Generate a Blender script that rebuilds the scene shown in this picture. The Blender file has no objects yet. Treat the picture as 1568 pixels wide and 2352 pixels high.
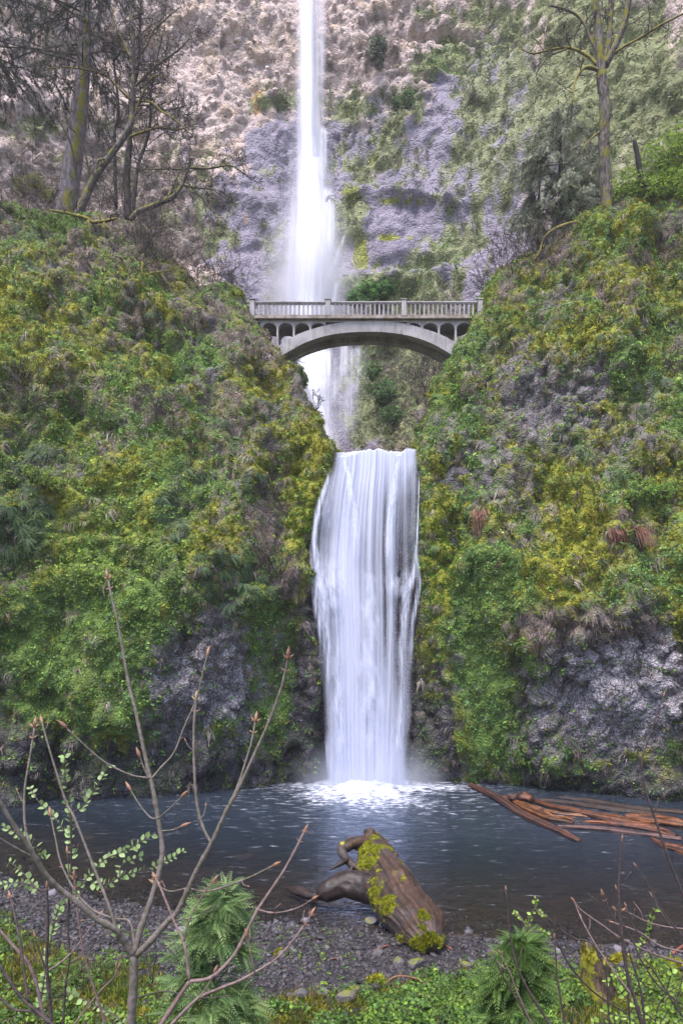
import bpy, math, random
import numpy as np
from mathutils import Vector, Matrix

# ------------------------------------------------------------------ camera, sky, sun, exposure
SC = bpy.context.scene
COL = SC.collection
F, UC, VH, CH = 1568.0, 784.0, 1500.0, 8.5        # focal length / horizon of the photograph, eye height (m)

cam = bpy.data.cameras.new('camera')
camo = bpy.data.objects.new('camera', cam)
COL.objects.link(camo)
camo.location = (0, 0, CH)
camo.rotation_euler = (math.radians(90), 0, 0)
cam.sensor_fit = 'HORIZONTAL'
cam.sensor_width = 36.0
cam.lens = 36.0
cam.shift_y = (VH - 1176.0) / 1568.0
cam.clip_start = 0.05
cam.clip_end = 3000
SC.camera = camo

SUN_EL, SUN_AZ = 66.0, 206.0
world = bpy.data.worlds.new('World')
SC.world = world
world.use_nodes = True
wn = world.node_tree.nodes
sky = wn.new('ShaderNodeTexSky')
sky.sky_type = 'NISHITA'
sky.sun_disc = False
sky.sun_elevation = math.radians(SUN_EL)
sky.sun_rotation = math.radians(SUN_AZ)
sky.air_density = 1.0
sky.dust_density = 2.5
sky.ozone_density = 1.0
world.node_tree.links.new(sky.outputs[0], wn['Background'].inputs[0])
wn['Background'].inputs[1].default_value = 0.12

sun = bpy.data.lights.new('sun', 'SUN')
suno = bpy.data.objects.new('sun', sun)
COL.objects.link(suno)
sun.energy = 1.5
sun.angle = math.radians(22)
sun.color = (1.0, 0.95, 0.92)
_az, _el = math.radians(SUN_AZ), math.radians(SUN_EL)
_sd = Vector((math.sin(_az) * math.cos(_el), math.cos(_az) * math.cos(_el), math.sin(_el)))
suno.rotation_euler = (-_sd).to_track_quat('-Z', 'Y').to_euler()

SC.view_settings.view_transform = 'Standard'
SC.view_settings.look = 'None'
SC.view_settings.gamma = 1.0
SC.view_settings.use_curve_mapping = False
SC.view_settings.exposure = 1.85
SC.render.engine = 'CYCLES'
cy = SC.cycles
cy.use_denoising = True
try:
    cy.denoiser = 'OPENIMAGEDENOISE'
except Exception:
    pass
cy.max_bounces = 8
cy.diffuse_bounces = 3
cy.glossy_bounces = 3
cy.transmission_bounces = 4
cy.transparent_max_bounces = 24
cy.volume_bounces = 1
cy.caustics_reflective = False
cy.caustics_refractive = False

# ------------------------------------------------------------------ helpers
RNG = np.random.default_rng(11)


def P(u, v, Y):
    """point of the place that lies Y metres into the view where the photograph shows (u, v)"""
    return np.array([(u - UC) * Y / F, Y, CH + (VH - v) * Y / F])


def sstep(a, b, x):
    t = np.clip((x - a) / (b - a), 0, 1)
    return t * t * (3 - 2 * t)


def _hash(ix, iy, iz, seed):
    n = (ix.astype(np.uint32) * np.uint32(374761393) + iy.astype(np.uint32) * np.uint32(668265263)
         + iz.astype(np.uint32) * np.uint32(2246822519) + np.uint32((seed * 3266489917) & 0xffffffff))
    n = (n ^ (n >> np.uint32(13))) * np.uint32(1274126177)
    n = (n ^ (n >> np.uint32(15))) * np.uint32(2654435761)
    n = n ^ (n >> np.uint32(16))
    return (n & np.uint32(0xffffff)).astype(np.float64) / 16777215.0


def vnoise(p, seed=0):
    i = np.floor(p).astype(np.int64)
    f = p - i
    f = f * f * f * (f * (f * 6 - 15) + 10)
    out = 0
    for dx in (0, 1):
        wx = f[..., 0] if dx else 1 - f[..., 0]
        for dy in (0, 1):
            wy = f[..., 1] if dy else 1 - f[..., 1]
            for dz in (0, 1):
                wz = f[..., 2] if dz else 1 - f[..., 2]
                out = out + wx * wy * wz * _hash(i[..., 0] + dx, i[..., 1] + dy, i[..., 2] + dz, seed)
    return out * 2 - 1


def fbm(p, octv=4, seed=0, gain=0.5):
    p = np.asarray(p, float)
    a, s, t = 1.0, 0, 0
    for k in range(octv):
        s = s + a * vnoise(p * (2.03 ** k) + 17.3 * k, seed + k)
        t += a
        a *= gain
    return s / t


def worley(p, seed=0):
    """distance to nearest and second nearest feature point, random of the cell"""
    p = np.asarray(p, float)
    i = np.floor(p).astype(np.int64)
    f1 = np.full(p.shape[:-1], 9.0)
    f2 = f1.copy()
    rid = np.zeros_like(f1)
    for dx in (-1, 0, 1):
        for dy in (-1, 0, 1):
            for dz in (-1, 0, 1):
                c = i + np.array([dx, dy, dz])
                q = np.stack([c[..., k] + _hash(c[..., 0], c[..., 1], c[..., 2], seed + 7 * k) for k in range(3)], -1)
                d = np.sqrt(((q - p) ** 2).sum(-1))
                nr = d < f1
                f2 = np.where(nr, f1, np.minimum(f2, d))
                rid = np.where(nr, _hash(c[..., 0], c[..., 1], c[..., 2], seed + 99), rid)
                f1 = np.where(nr, d, f1)
    return f1, f2, rid


class Rbf:
    """thin plate depth surface through measured points (a,b)->c"""
    def __init__(s, pts, smooth=0.3):
        q = np.array(pts, float)
        s.q = q
        n = len(q)
        K = s.k(np.hypot(q[:, None, 0] - q[None, :, 0], q[:, None, 1] - q[None, :, 1])) + np.eye(n) * smooth * 20
        Pm = np.c_[np.ones(n), q[:, 0], q[:, 1]]
        A = np.block([[K, Pm], [Pm.T, np.zeros((3, 3))]])
        s.w = np.linalg.solve(A, np.r_[q[:, 2], 0, 0, 0])

    @staticmethod
    def k(r):
        return np.where(r > 1e-9, r * r * np.log(np.maximum(r, 1e-9)), 0)

    def __call__(s, a, b):
        a, b = np.broadcast_arrays(np.asarray(a, float), np.asarray(b, float))
        out = s.w[-3] + s.w[-2] * a + s.w[-1] * b
        for i in range(len(s.q)):
            out = out + s.w[i] * s.k(np.hypot(a - s.q[i, 0], b - s.q[i, 1]))
        return out


class Acc:
    """collects vertices and faces, then links them as one mesh object"""
    def __init__(s):
        s.v, s.f, s.c, s.n = [], [], [], 0

    def add(s, v, f, c=None):
        v = np.asarray(v, float).reshape(-1, 3)
        f = np.asarray(f, np.int64)
        s.v.append(v)
        s.f.append(f + s.n)
        if c is not None:
            c = np.asarray(c, float)
            s.c.append(np.broadcast_to(c, (len(v), 3)) if c.ndim == 1 else c)
        s.n += len(v)

    def mesh(s, name, mat=None, smooth=True, attrs=None):
        me = bpy.data.meshes.new(name)
        if s.n == 0:
            return me
        v = np.concatenate(s.v)
        me.vertices.add(len(v))
        me.vertices.foreach_set('co', v.astype(np.float32).ravel())
        loops = np.concatenate([f.ravel() for f in s.f])
        tot = np.concatenate([np.full(len(f), f.shape[1]) for f in s.f])
        st = np.r_[0, np.cumsum(tot)[:-1]]
        me.loops.add(len(loops))
        me.loops.foreach_set('vertex_index', loops.astype(np.int32))
        me.polygons.add(len(tot))
        me.polygons.foreach_set('loop_start', st.astype(np.int32))
        me.polygons.foreach_set('use_smooth', np.full(len(tot), smooth))
        if s.c:
            c = np.concatenate(s.c)
            at = me.attributes.new('col', 'FLOAT_COLOR', 'POINT')
            at.data.foreach_set('color', np.c_[c, np.ones(len(c))].astype(np.float32).ravel())
        for k, a in (attrs or {}).items():
            at = me.attributes.new(k, 'FLOAT', 'POINT')
            at.data.foreach_set('value', np.asarray(a, np.float32).ravel())
        me.update(calc_edges=True)
        me.validate()
        if mat:
            me.materials.append(mat)
        return me

    def obj(s, name, mat, parent=None, smooth=True, attrs=None):
        return link(name, s.mesh(name, mat, smooth, attrs), parent)


def link(name, data, parent=None):
    o = bpy.data.objects.new(name, data)
    COL.objects.link(o)
    if parent is not None:
        o.parent = parent
        o.matrix_parent_inverse = Matrix.Translation(-Vector(parent.location)) if parent.location.length else Matrix()
    return o


def tag(o, label, cat, group=None):
    o['label'] = label
    o['category'] = cat
    if group:
        o['group'] = group
    return o


def kind(o, k, label=None):
    o['kind'] = k
    if label:
        o['label'] = label
    return o


def thing(name, loc, label, cat, group=None):
    o = bpy.data.objects.new(name, None)
    COL.objects.link(o)
    o.location = [float(x) for x in loc]
    o.empty_display_size = 0.2
    return tag(o, label, cat, group)


def grid_faces(r, c):
    i = np.arange(r * c).reshape(r, c)
    return np.stack([i[:-1, :-1], i[:-1, 1:], i[1:, 1:], i[1:, :-1]], -1).reshape(-1, 4)


def grid_normals(G):
    du = np.gradient(G, axis=1)
    dv = np.gradient(G, axis=0)
    n = np.cross(du, dv)
    return n / np.maximum(np.linalg.norm(n, axis=-1, keepdims=True), 1e-9)


def smooth_line(pts, sub=4):
    """Catmull-Rom through the points (any number of columns)"""
    p = np.array(pts, float)
    if len(p) < 3:
        t = np.linspace(0, 1, sub + 1)[:, None]
        return p[0] * (1 - t) + p[-1] * t
    q = np.vstack([2 * p[0] - p[1], p, 2 * p[-1] - p[-2]])
    out = []
    for i in range(len(p) - 1):
        a, b, c, d = q[i:i + 4]
        for t in np.linspace(0, 1, sub, endpoint=False):
            out.append(0.5 * (2 * b + (c - a) * t + (2 * a - 5 * b + 4 * c - d) * t * t + (3 * b - a - 3 * c + d) * t ** 3))
    out.append(p[-1])
    return np.array(out)


def tube(acc, pts, rad, n=6, lump=0.0, col=None, seed=0, lumpf=1.0):
    """tapered tube along the points with a closed end"""
    p = np.asarray(pts, float)
    r = np.broadcast_to(np.asarray(rad, float), (len(p),)).copy()
    t = np.gradient(p, axis=0)
    t /= np.maximum(np.linalg.norm(t, axis=1, keepdims=True), 1e-9)
    ref = np.array([1.0, 0, 0]) if abs(t[0, 0]) < 0.8 else np.array([0, 0, 1.0])
    x = np.cross(t[0], ref)
    x /= np.linalg.norm(x)
    ang = np.linspace(0, 2 * math.pi, n, endpoint=False)
    rings = []
    for k in range(len(p)):
        x = x - t[k] * np.dot(x, t[k])
        x /= max(np.linalg.norm(x), 1e-9)
        y = np.cross(t[k], x)
        rings.append(np.cos(ang)[:, None] * x + np.sin(ang)[:, None] * y)
    R = np.array(rings)
    rr = r[:, None] * np.ones(n)
    if lump:
        base = p[:, None, :] + R * r[:, None, None]
        rr = rr * (1 + lump * fbm(base * lumpf, 3, seed))
    V = p[:, None, :] + R * rr[..., None]
    i = np.arange(len(p) * n).reshape(len(p), n)
    j = np.roll(i, -1, axis=1)
    f = np.stack([i[:-1], j[:-1], j[1:], i[1:]], -1).reshape(-1, 4)
    m = len(p) * n
    V = np.vstack([V.reshape(-1, 3), p[-1] + t[-1] * r[-1] * 0.5, p[0] - t[0] * r[0] * 0.2])
    f3 = np.vstack([np.c_[i[-1], j[-1], np.full(n, m)], np.c_[j[0], i[0], np.full(n, m + 1)]])
    o = acc.n
    acc.add(V, f, col)
    acc.f.append(f3 + o)


def box(acc, x0, x1, y0, y1, z0, z1, col=None):
    v = [(x, y, z) for x in (x0, x1) for y in (y0, y1) for z in (z0, z1)]
    acc.add(v, [(0, 1, 3, 2), (4, 6, 7, 5), (0, 4, 5, 1), (2, 3, 7, 6), (0, 2, 6, 4), (1, 5, 7, 3)], col)


# ------------------------------------------------------------------ materials
class NT:
    def __init__(s, name):
        s.m = bpy.data.materials.new(name)
        s.m.use_nodes = True
        s.t = s.m.node_tree
        s.N = s.t.nodes
        s.L = s.t.links
        s.N.clear()
        s.out = s.N.new('ShaderNodeOutputMaterial')

    def n(s, typ, ins=None, **kw):
        q = s.N.new('ShaderNode' + typ)
        for k, v in kw.items():
            setattr(q, k, v)
        for k, v in (ins or {}).items():
            if isinstance(v, bpy.types.NodeSocket):
                s.L.new(v, q.inputs[k])
            else:
                q.inputs[k].default_value = v
        return q

    def math(s, op, a, b=None, clamp=False):
        q = s.n('Math', {0: a} if b is None else {0: a, 1: b}, operation=op)
        q.use_clamp = clamp
        return q.outputs[0]

    def mix(s, fac, a, b, typ='MIX'):
        q = s.N.new('ShaderNodeMix')
        q.data_type = 'RGBA'
        q.blend_type = typ
        for k, v in ((0, fac), (6, a), (7, b)):
            if isinstance(v, bpy.types.NodeSocket):
                s.L.new(v, q.inputs[k])
            else:
                q.inputs[k].default_value = v if k == 0 else tuple(v)[:3] + (1,)
        return q.outputs[2]

    def ramp(s, fac, lo, hi):
        q = s.n('MapRange', {0: fac, 1: lo, 2: hi, 3: 0.0, 4: 1.0}, interpolation_type='SMOOTHSTEP')
        return q.outputs[0]

    def noise(s, scale, detail=4, vec=None, rough=0.55):
        ins = {'Scale': scale, 'Detail': detail, 'Roughness': rough}
        if vec is not None:
            ins['Vector'] = vec
        return s.n('TexNoise', ins).outputs[0]

    def pos(s):
        return s.n('NewGeometry').outputs['Position']

    def mapped(s, vec, scale):
        return s.n('Mapping', {'Vector': vec, 'Scale': scale}).outputs[0]

    def bump(s, h, strength=0.5, dist=0.1, normal=None):
        ins = {'Height': h, 'Strength': strength, 'Distance': dist}
        if normal is not None:
            ins['Normal'] = normal
        return s.n('Bump', ins).outputs[0]

    def done(s, shader):
        s.L.new(shader, s.out.inputs[0])
        return s.m


def mat_rock(name, knob=2.2, bump=0.6, dist=0.25, crack=.5, mott=.9):
    """rock whose stone, lichen and moss colours come from the sheet; grain and relief are procedural"""
    t = NT(name)
    pos = t.pos()
    col = t.n('Attribute', attribute_name='col').outputs[0]
    wet = t.n('Attribute', attribute_name='wet').outputs['Fac']
    n1 = t.noise(3.0, 6, pos)
    n2 = t.noise(11.0, 5, pos)
    li = t.n('Attribute', attribute_name='lich').outputs['Fac']
    ln = t.math('ADD', t.math('MULTIPLY', t.noise(8.0, 5, pos, .7), .85), t.math('MULTIPLY', t.noise(1.3, 3, pos), .25))
    lm = t.math('MULTIPLY', t.ramp(t.math('ADD', ln, t.math('MULTIPLY', li, .15)), .66, .71), t.ramp(li, .02, .2))
    lc = t.mix(n2, (.20, .18, .21), (.46, .42, .47))
    col = t.mix(lm, col, lc)
    k = t.math('MULTIPLY_ADD', t.ramp(n1, .25, .75) if mott > 1 else n1, mott)
    t.N[-1].inputs[2].default_value = 1.0 - mott * .5
    c = t.mix(1.0, col, t.n('CombineXYZ', {0: k, 1: k, 2: k}).outputs[0], 'MULTIPLY')
    v = t.n('TexVoronoi', {'Vector': pos, 'Scale': knob, 'Randomness': 1.0}, feature='DISTANCE_TO_EDGE').outputs[0]
    v2 = t.n('TexVoronoi', {'Vector': pos, 'Scale': knob * 2.7}, feature='F1').outputs[0]
    e = t.ramp(v, 0.0, 0.12)
    h = t.math('ADD', t.math('MULTIPLY', e, crack), t.math('ADD', t.math('MULTIPLY', n2, 0.5), t.math('MULTIPLY', v2, -0.5)))
    nb = t.bump(h, bump, dist)
    rough = t.math('SUBTRACT', 0.92, t.math('MULTIPLY', wet, 0.5))
    b = t.n('BsdfPrincipled', {'Base Color': c, 'Roughness': rough, 'Normal': nb, 'Specular IOR Level': 0.3})
    return t.done(b.outputs[0])


def mat_leaf(name, trans=0.3, gloss=0.35):
    """leaf colour per clump, thin enough to let some light through"""
    t = NT(name)
    col = t.n('Attribute', attribute_name='col').outputs[0]
    b = t.n('BsdfPrincipled', {'Base Color': col, 'Roughness': 0.6, 'Specular IOR Level': gloss})
    tr = t.n('BsdfTranslucent', {'Color': col})
    m = t.n('MixShader', {0: trans, 1: b.outputs[0], 2: tr.outputs[0]})
    return t.done(m.outputs[0])


def mat_plain(name, rgb, rough=0.7, var=0.4, scale=6.0, bump=0.3, dist=0.02, rgb2=None, stretch=(1, 1, 1), spec=0.3):
    t = NT(name)
    co = t.mapped(t.n('TexCoord').outputs['Object'], stretch)
    n = t.noise(scale, 6, co)
    n2 = t.noise(scale * 4, 4, co)
    c2 = rgb2 or [x * (1 - var) for x in rgb]
    c = t.mix(t.ramp(n, 0.35, 0.65), rgb, c2)
    b = t.n('BsdfPrincipled', {'Base Color': c, 'Roughness': rough, 'Specular IOR Level': spec,
                               'Normal': t.bump(t.math('ADD', n, t.math('MULTIPLY', n2, 0.5)), bump, dist)})
    return t.done(b.outputs[0])


def mat_bark(name, rgb, dark, moss, amount=0.5, scale=3.0, up=0.35, side=(0, 0, 1)):
    """bark with furrows along the trunk and moss on its weather side"""
    t = NT(name)
    g = t.n('NewGeometry')
    pos = g.outputs['Position']
    st = t.mapped(pos, (1, 1, 0.22))
    n = t.noise(scale * 3, 6, st)
    mn = t.noise(scale * 0.6, 5, pos)
    mf = t.noise(scale * 5, 4, pos)
    dot = t.n('VectorMath', {0: g.outputs['Normal'], 1: side}, operation='DOT_PRODUCT').outputs['Value']
    w = t.math('ADD', t.math('ADD', t.math('MULTIPLY', dot, up), t.math('MULTIPLY', mf, 0.25)), mn)
    w = t.ramp(w, 0.95 - amount * 0.6, 1.1 - amount * 0.6)
    c = t.mix(t.ramp(n, 0.35, 0.62), dark, rgb)
    mc = t.mix(mf, [x * 0.5 for x in moss], [min(1, x * 1.4) for x in moss])
    c = t.mix(w, c, mc)
    h = t.math('ADD', n, t.math('MULTIPLY', w, 0.4))
    b = t.n('BsdfPrincipled', {'Base Color': c, 'Roughness': 0.9, 'Specular IOR Level': 0.2, 'Normal': t.bump(h, 0.8, 0.06)})
    return t.done(b.outputs[0])
# ------------------------------------------------------------------ the gorge: two hill masses, the back cliff, the ground
def uv_of(p):
    Y = np.maximum(p[..., 1], 1.0)
    return UC + p[..., 0] * F / Y, VH - (p[..., 2] - CH) * F / Y


def to_xz(pts):
    q = [P(u, v, y) for u, v, y in pts]
    return [(a[0], a[2], a[1]) for a in q]


LEFT_EDGE = [(728, 1850, 44.0), (727, 1700, 43.8), (722, 1500, 43.8), (708, 1400, 43.9), (690, 1300, 44.1), (700, 1250, 44.3),
             (722, 1150, 44.8), (756, 1085, 45.1), (768, 1045, 45.3), (748, 1000, 45.9), (715, 920, 47.0), (690, 860, 48.0),
             (650, 815, 49.3), (612, 770, 50.5), (590, 740, 51.2), (560, 700, 52.2), (490, 672, 53.0), (430, 645, 53.6),
             (380, 605, 54.2), (330, 545, 55), (270, 508, 55.6), (190, 484, 56.0), (100, 470, 56.2), (0, 462, 56.2), (-150, 430, 56), (-400, 380, 55)]
LEFT_CTRL = LEFT_EDGE[:-2] + [
    (0, 1800, 37.9), (200, 1800, 39.2), (0, 1860, 38.5), (200, 1850, 40.0), (400, 1840, 41.6), (600, 1815, 43.0), (-400, 1900, 35.5), (-400, 1600, 34), (-400, 1200, 34), (-400, 900, 37), (-400, 600, 44),
    (0, 1720, 38.2), (300, 1740, 39.6), (550, 1730, 41.6), (0, 1600, 37.3), (200, 1580, 37.6), (400, 1550, 38.9), (600, 1500, 41.0), (670, 1600, 42.6),
    (0, 1350, 37.3), (250, 1330, 38.4), (450, 1330, 38.4), (580, 1350, 40.0), (660, 1350, 42.0), (0, 1150, 38.0), (300, 1130, 40.0), (480, 1180, 40.0), (600, 1200, 41.9), (680, 1200, 43.2),
    (0, 1000, 39.7), (300, 1000, 41.8), (500, 1000, 43.2), (650, 1020, 44.6), (0, 880, 41.6), (300, 880, 43.8), (500, 880, 45.4), (620, 880, 46.9),
    (0, 740, 45.0), (300, 760, 46.9), (500, 780, 48.4), (0, 600, 49.6), (250, 600, 51.2), (0, 520, 52.8), (150, 540, 52.9), (400, 690, 50.8)]
RIGHT_EDGE = [(935, 1850, 44.9), (945, 1700, 44.6), (955, 1500, 44.5), (962, 1350, 44.4), (963, 1200, 44.7), (961, 1060, 45.2), (962, 1040, 45.4),
              (968, 990, 46.2), (990, 900, 48.0), (1035, 830, 50.0), (1065, 780, 51.0), (1092, 735, 52.2), (1105, 690, 53.2), (1180, 615, 54.2),
              (1245, 560, 54.8), (1300, 515, 55.2), (1390, 465, 55.4), (1480, 425, 55), (1568, 395, 54.8), (1800, 330, 53.5)]
RIGHT_CTRL = RIGHT_EDGE[:-1] + [
    (1100, 1815, 44.6), (1250, 1790, 42.2), (1400, 1808, 40.2), (1568, 1835, 38.0), (1250, 1830, 43.4), (1400, 1850, 41.4), (1568, 1875, 39.4), (1900, 1900, 36), (1900, 1500, 34), (1900, 1200, 36), (1900, 900, 40), (1900, 600, 46),
    (1100, 1700, 43.4), (1250, 1720, 41.6), (1400, 1740, 40.0), (1568, 1770, 38.6), (1100, 1500, 43.0), (1200, 1550, 41.0), (1300, 1500, 39.0), (1430, 1500, 37.8), (1568, 1500, 36.9),
    (1060, 1320, 43.4), (1180, 1350, 41.2), (1290, 1300, 39.2), (1430, 1300, 38.5), (1568, 1300, 38.0), (1100, 1200, 43.4), (1250, 1180, 42.0), (1400, 1150, 41.4), (1568, 1120, 40.8),
    (1080, 1000, 45.4), (1250, 1000, 44.2), (1400, 1000, 43.6), (1568, 980, 43.0), (1100, 850, 48.2), (1250, 820, 46.6), (1400, 800, 45.8), (1568, 780, 45.2),
    (1160, 700, 51.2), (1300, 650, 50.4), (1450, 600, 49.6), (1568, 580, 49.0), (1300, 560, 53), (1450, 490, 53)]


def soft_blob(u, v, b):
    return np.exp(-(((u - b[0]) / b[2]) ** 2 + ((v - b[1]) / b[3]) ** 2))


# where the photograph shows each kind of cover on the hill masses: (u, v, reach u, reach v, amount)
COVER = {
    'leaf': [(150, 1400, 260, 260, .34), (60, 1600, 160, 140, .25), (640, 1620, 70, 170, .2), (1110, 1480, 100, 260, .42), (1060, 860, 70, 170, .3), (1180, 1330, 90, 90, .3),
             (420, 880, 200, 90, .18), (230, 1000, 190, 70, .12), (1500, 1140, 110, 40, .3), (330, 1420, 40, 160, .3), (1350, 690, 200, 200, .1), (1180, 1600, 90, 70, .25)],
    'moss': [(1290, 1310, 100, 75, .75), (1010, 1290, 45, 110, .8), (700, 1190, 45, 110, .7), (250, 1230, 140, 120, .3), (440, 1250, 60, 70, .45), (200, 680, 260, 130, .22), (640, 640, 100, 60, .3),
             (1400, 1170, 170, 70, .4), (1180, 900, 60, 220, .22), (1330, 900, 70, 200, .22), (1400, 650, 200, 170, .2), (1280, 1090, 60, 60, .3), (1000, 1560, 35, 200, .35), (600, 1000, 110, 160, .16), (280, 1690, 30, 50, .5)],
    'fern': [(40, 1200, 100, 100, .85), (395, 1180, 55, 80, .7), (545, 1330, 90, 80, .5), (110, 1045, 90, 45, .5), (60, 560, 110, 60, .35), (720, 1140, 10, 10, .0), (1420, 1330, 60, 40, .3), (560, 900, 60, 60, .15)],
    'dry': [(300, 950, 260, 70, .32), (600, 1180, 110, 90, .25), (1250, 620, 160, 110, .45), (330, 560, 200, 90, .4), (600, 760, 90, 80, .45), (1440, 1190, 60, 60, .3), (1330, 1440, 220, 50, .6), (480, 1490, 160, 50, .4), (1090, 1180, 80, 60, .25), (670, 1330, 60, 60, .5), (430, 700, 220, 80, .2)],
    'rock': [(480, 1570, 150, 150, 1.1), (1420, 1580, 210, 145, 1.35), (1300, 960, 60, 150, .45), (1200, 880, 60, 130, .45), (1120, 1080, 60, 80, .35), (1380, 850, 60, 120, .3), (530, 850, 90, 120, .22), (1150, 960, 120, 160, .22), (640, 980, 60, 130, .22), (60, 1690, 120, 60, .3), (1450, 960, 120, 140, .2), (1400, 430, 10, 10, 0)],
}


def cover(p):
    """weights of leaf, moss, fern, dry, rock and how wet the stone is, at points of the hills"""
    u, v = uv_of(p)
    w = {}
    for i, (k, bl) in enumerate(COVER.items()):
        base = {'leaf': .06, 'moss': -.03, 'fern': -.26, 'dry': -.08, 'rock': -.10}[k]
        s = base + 0.50 * fbm(p * np.array([.42, .42, .3]), 3, 40 + 9 * i) + 0.36 * fbm(p * 1.6, 2, 44 + 9 * i) + .12 * fbm(p * 4.0, 2, 47 + 9 * i)
        for b in bl:
            s = s + b[4] * soft_blob(u, v, b)
        w[k] = s
    # the dripping foot of the rock and the flanks of the fall
    vw = np.interp(u, [-300, 0, 300, 560, 650, 690, 725, 760, 940, 965, 1000, 1060, 1250, 1400, 1568, 1900], [1690, 1680, 1690, 1710, 1680, 1440, 1300, 1290, 1330, 1350, 1420, 1770, 1750, 1760, 1770, 1770])
    n = fbm(p * 0.6, 3, 91)
    wet = sstep(-30, 50, v - vw + 50 * n)
    for k, a in (('leaf', .40), ('moss', .36), ('fern', 1.2), ('dry', .6)):
        w[k] = w[k] - a * wet
    w['rock'] = w['rock'] + .22 * wet
    flank = sstep(0, 1, wet) * (1 - sstep(25, 75, np.minimum(abs(u - 715), abs(u - 965))))
    w['leaf'] = w['leaf'] - .5 * flank
    w['wet'] = wet
    return w


def hill_colour(p, n):
    w = cover(p)
    u, v = uv_of(p)
    keys = ['leaf', 'moss', 'fern', 'dry', 'rock']
    W = np.stack([w[k] for k in keys], -1)
    E = np.exp((W - W.max(-1, keepdims=True)) * 9)
    E /= E.sum(-1, keepdims=True)
    t = (fbm(p * 1.7, 3, 5) * .5 + .5)[..., None]
    t2 = (fbm(p * 5.5, 2, 6) * .5 + .5)[..., None]
    c = lambda a, b, k: np.array(a) * (1 - k) + np.array(b) * k
    leaf = c((.070, .115, .024), (.115, .175, .034), t)
    moss = c((.13, .135, .016), (.27, .265, .028), t)
    fern = c((.030, .048, .022), (.05, .07, .028), t)
    dry = c((.075, .055, .045), (.150, .115, .090), t2)
    _, _, rid = worley(p * 3.2, 3)
    rr = np.clip(rid[..., None] * .6 + t2 * .5, 0, 1)
    stone = c((.050, .043, .050), (.170, .150, .165), rr)
    # pale lichen spots on the two bare bulges
    lz = np.clip(soft_blob(u, v, (1420, 1580, 230, 150)) * 1.3 + .9 * soft_blob(u, v, (500, 1580, 150, 150)) + .25 * soft_blob(u, v, (1300, 950, 300, 220)) + .2 * soft_blob(u, v, (560, 900, 160, 160)), 0, 1)
    wet = w['wet'][..., None]
    dark = c((.009, .008, .011), (.046, .039, .052), np.clip(rid[..., None] * .8 + t2 * .3, 0, 1))
    w['lich'] = lz * (1 - .7 * w['wet']) * np.sqrt(E[..., 4])
    dark = dark + np.array((.018, .028, .002)) * sstep(-.1, .3, fbm(p * .9, 2, 15))[..., None]
    stone = stone * (1 - wet * .9) + dark * wet * .9
    col = E[..., 0:1] * leaf + E[..., 1:2] * moss + E[..., 2:3] * fern + E[..., 3:4] * dry + E[..., 4:5] * stone
    return col, w, E


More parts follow.
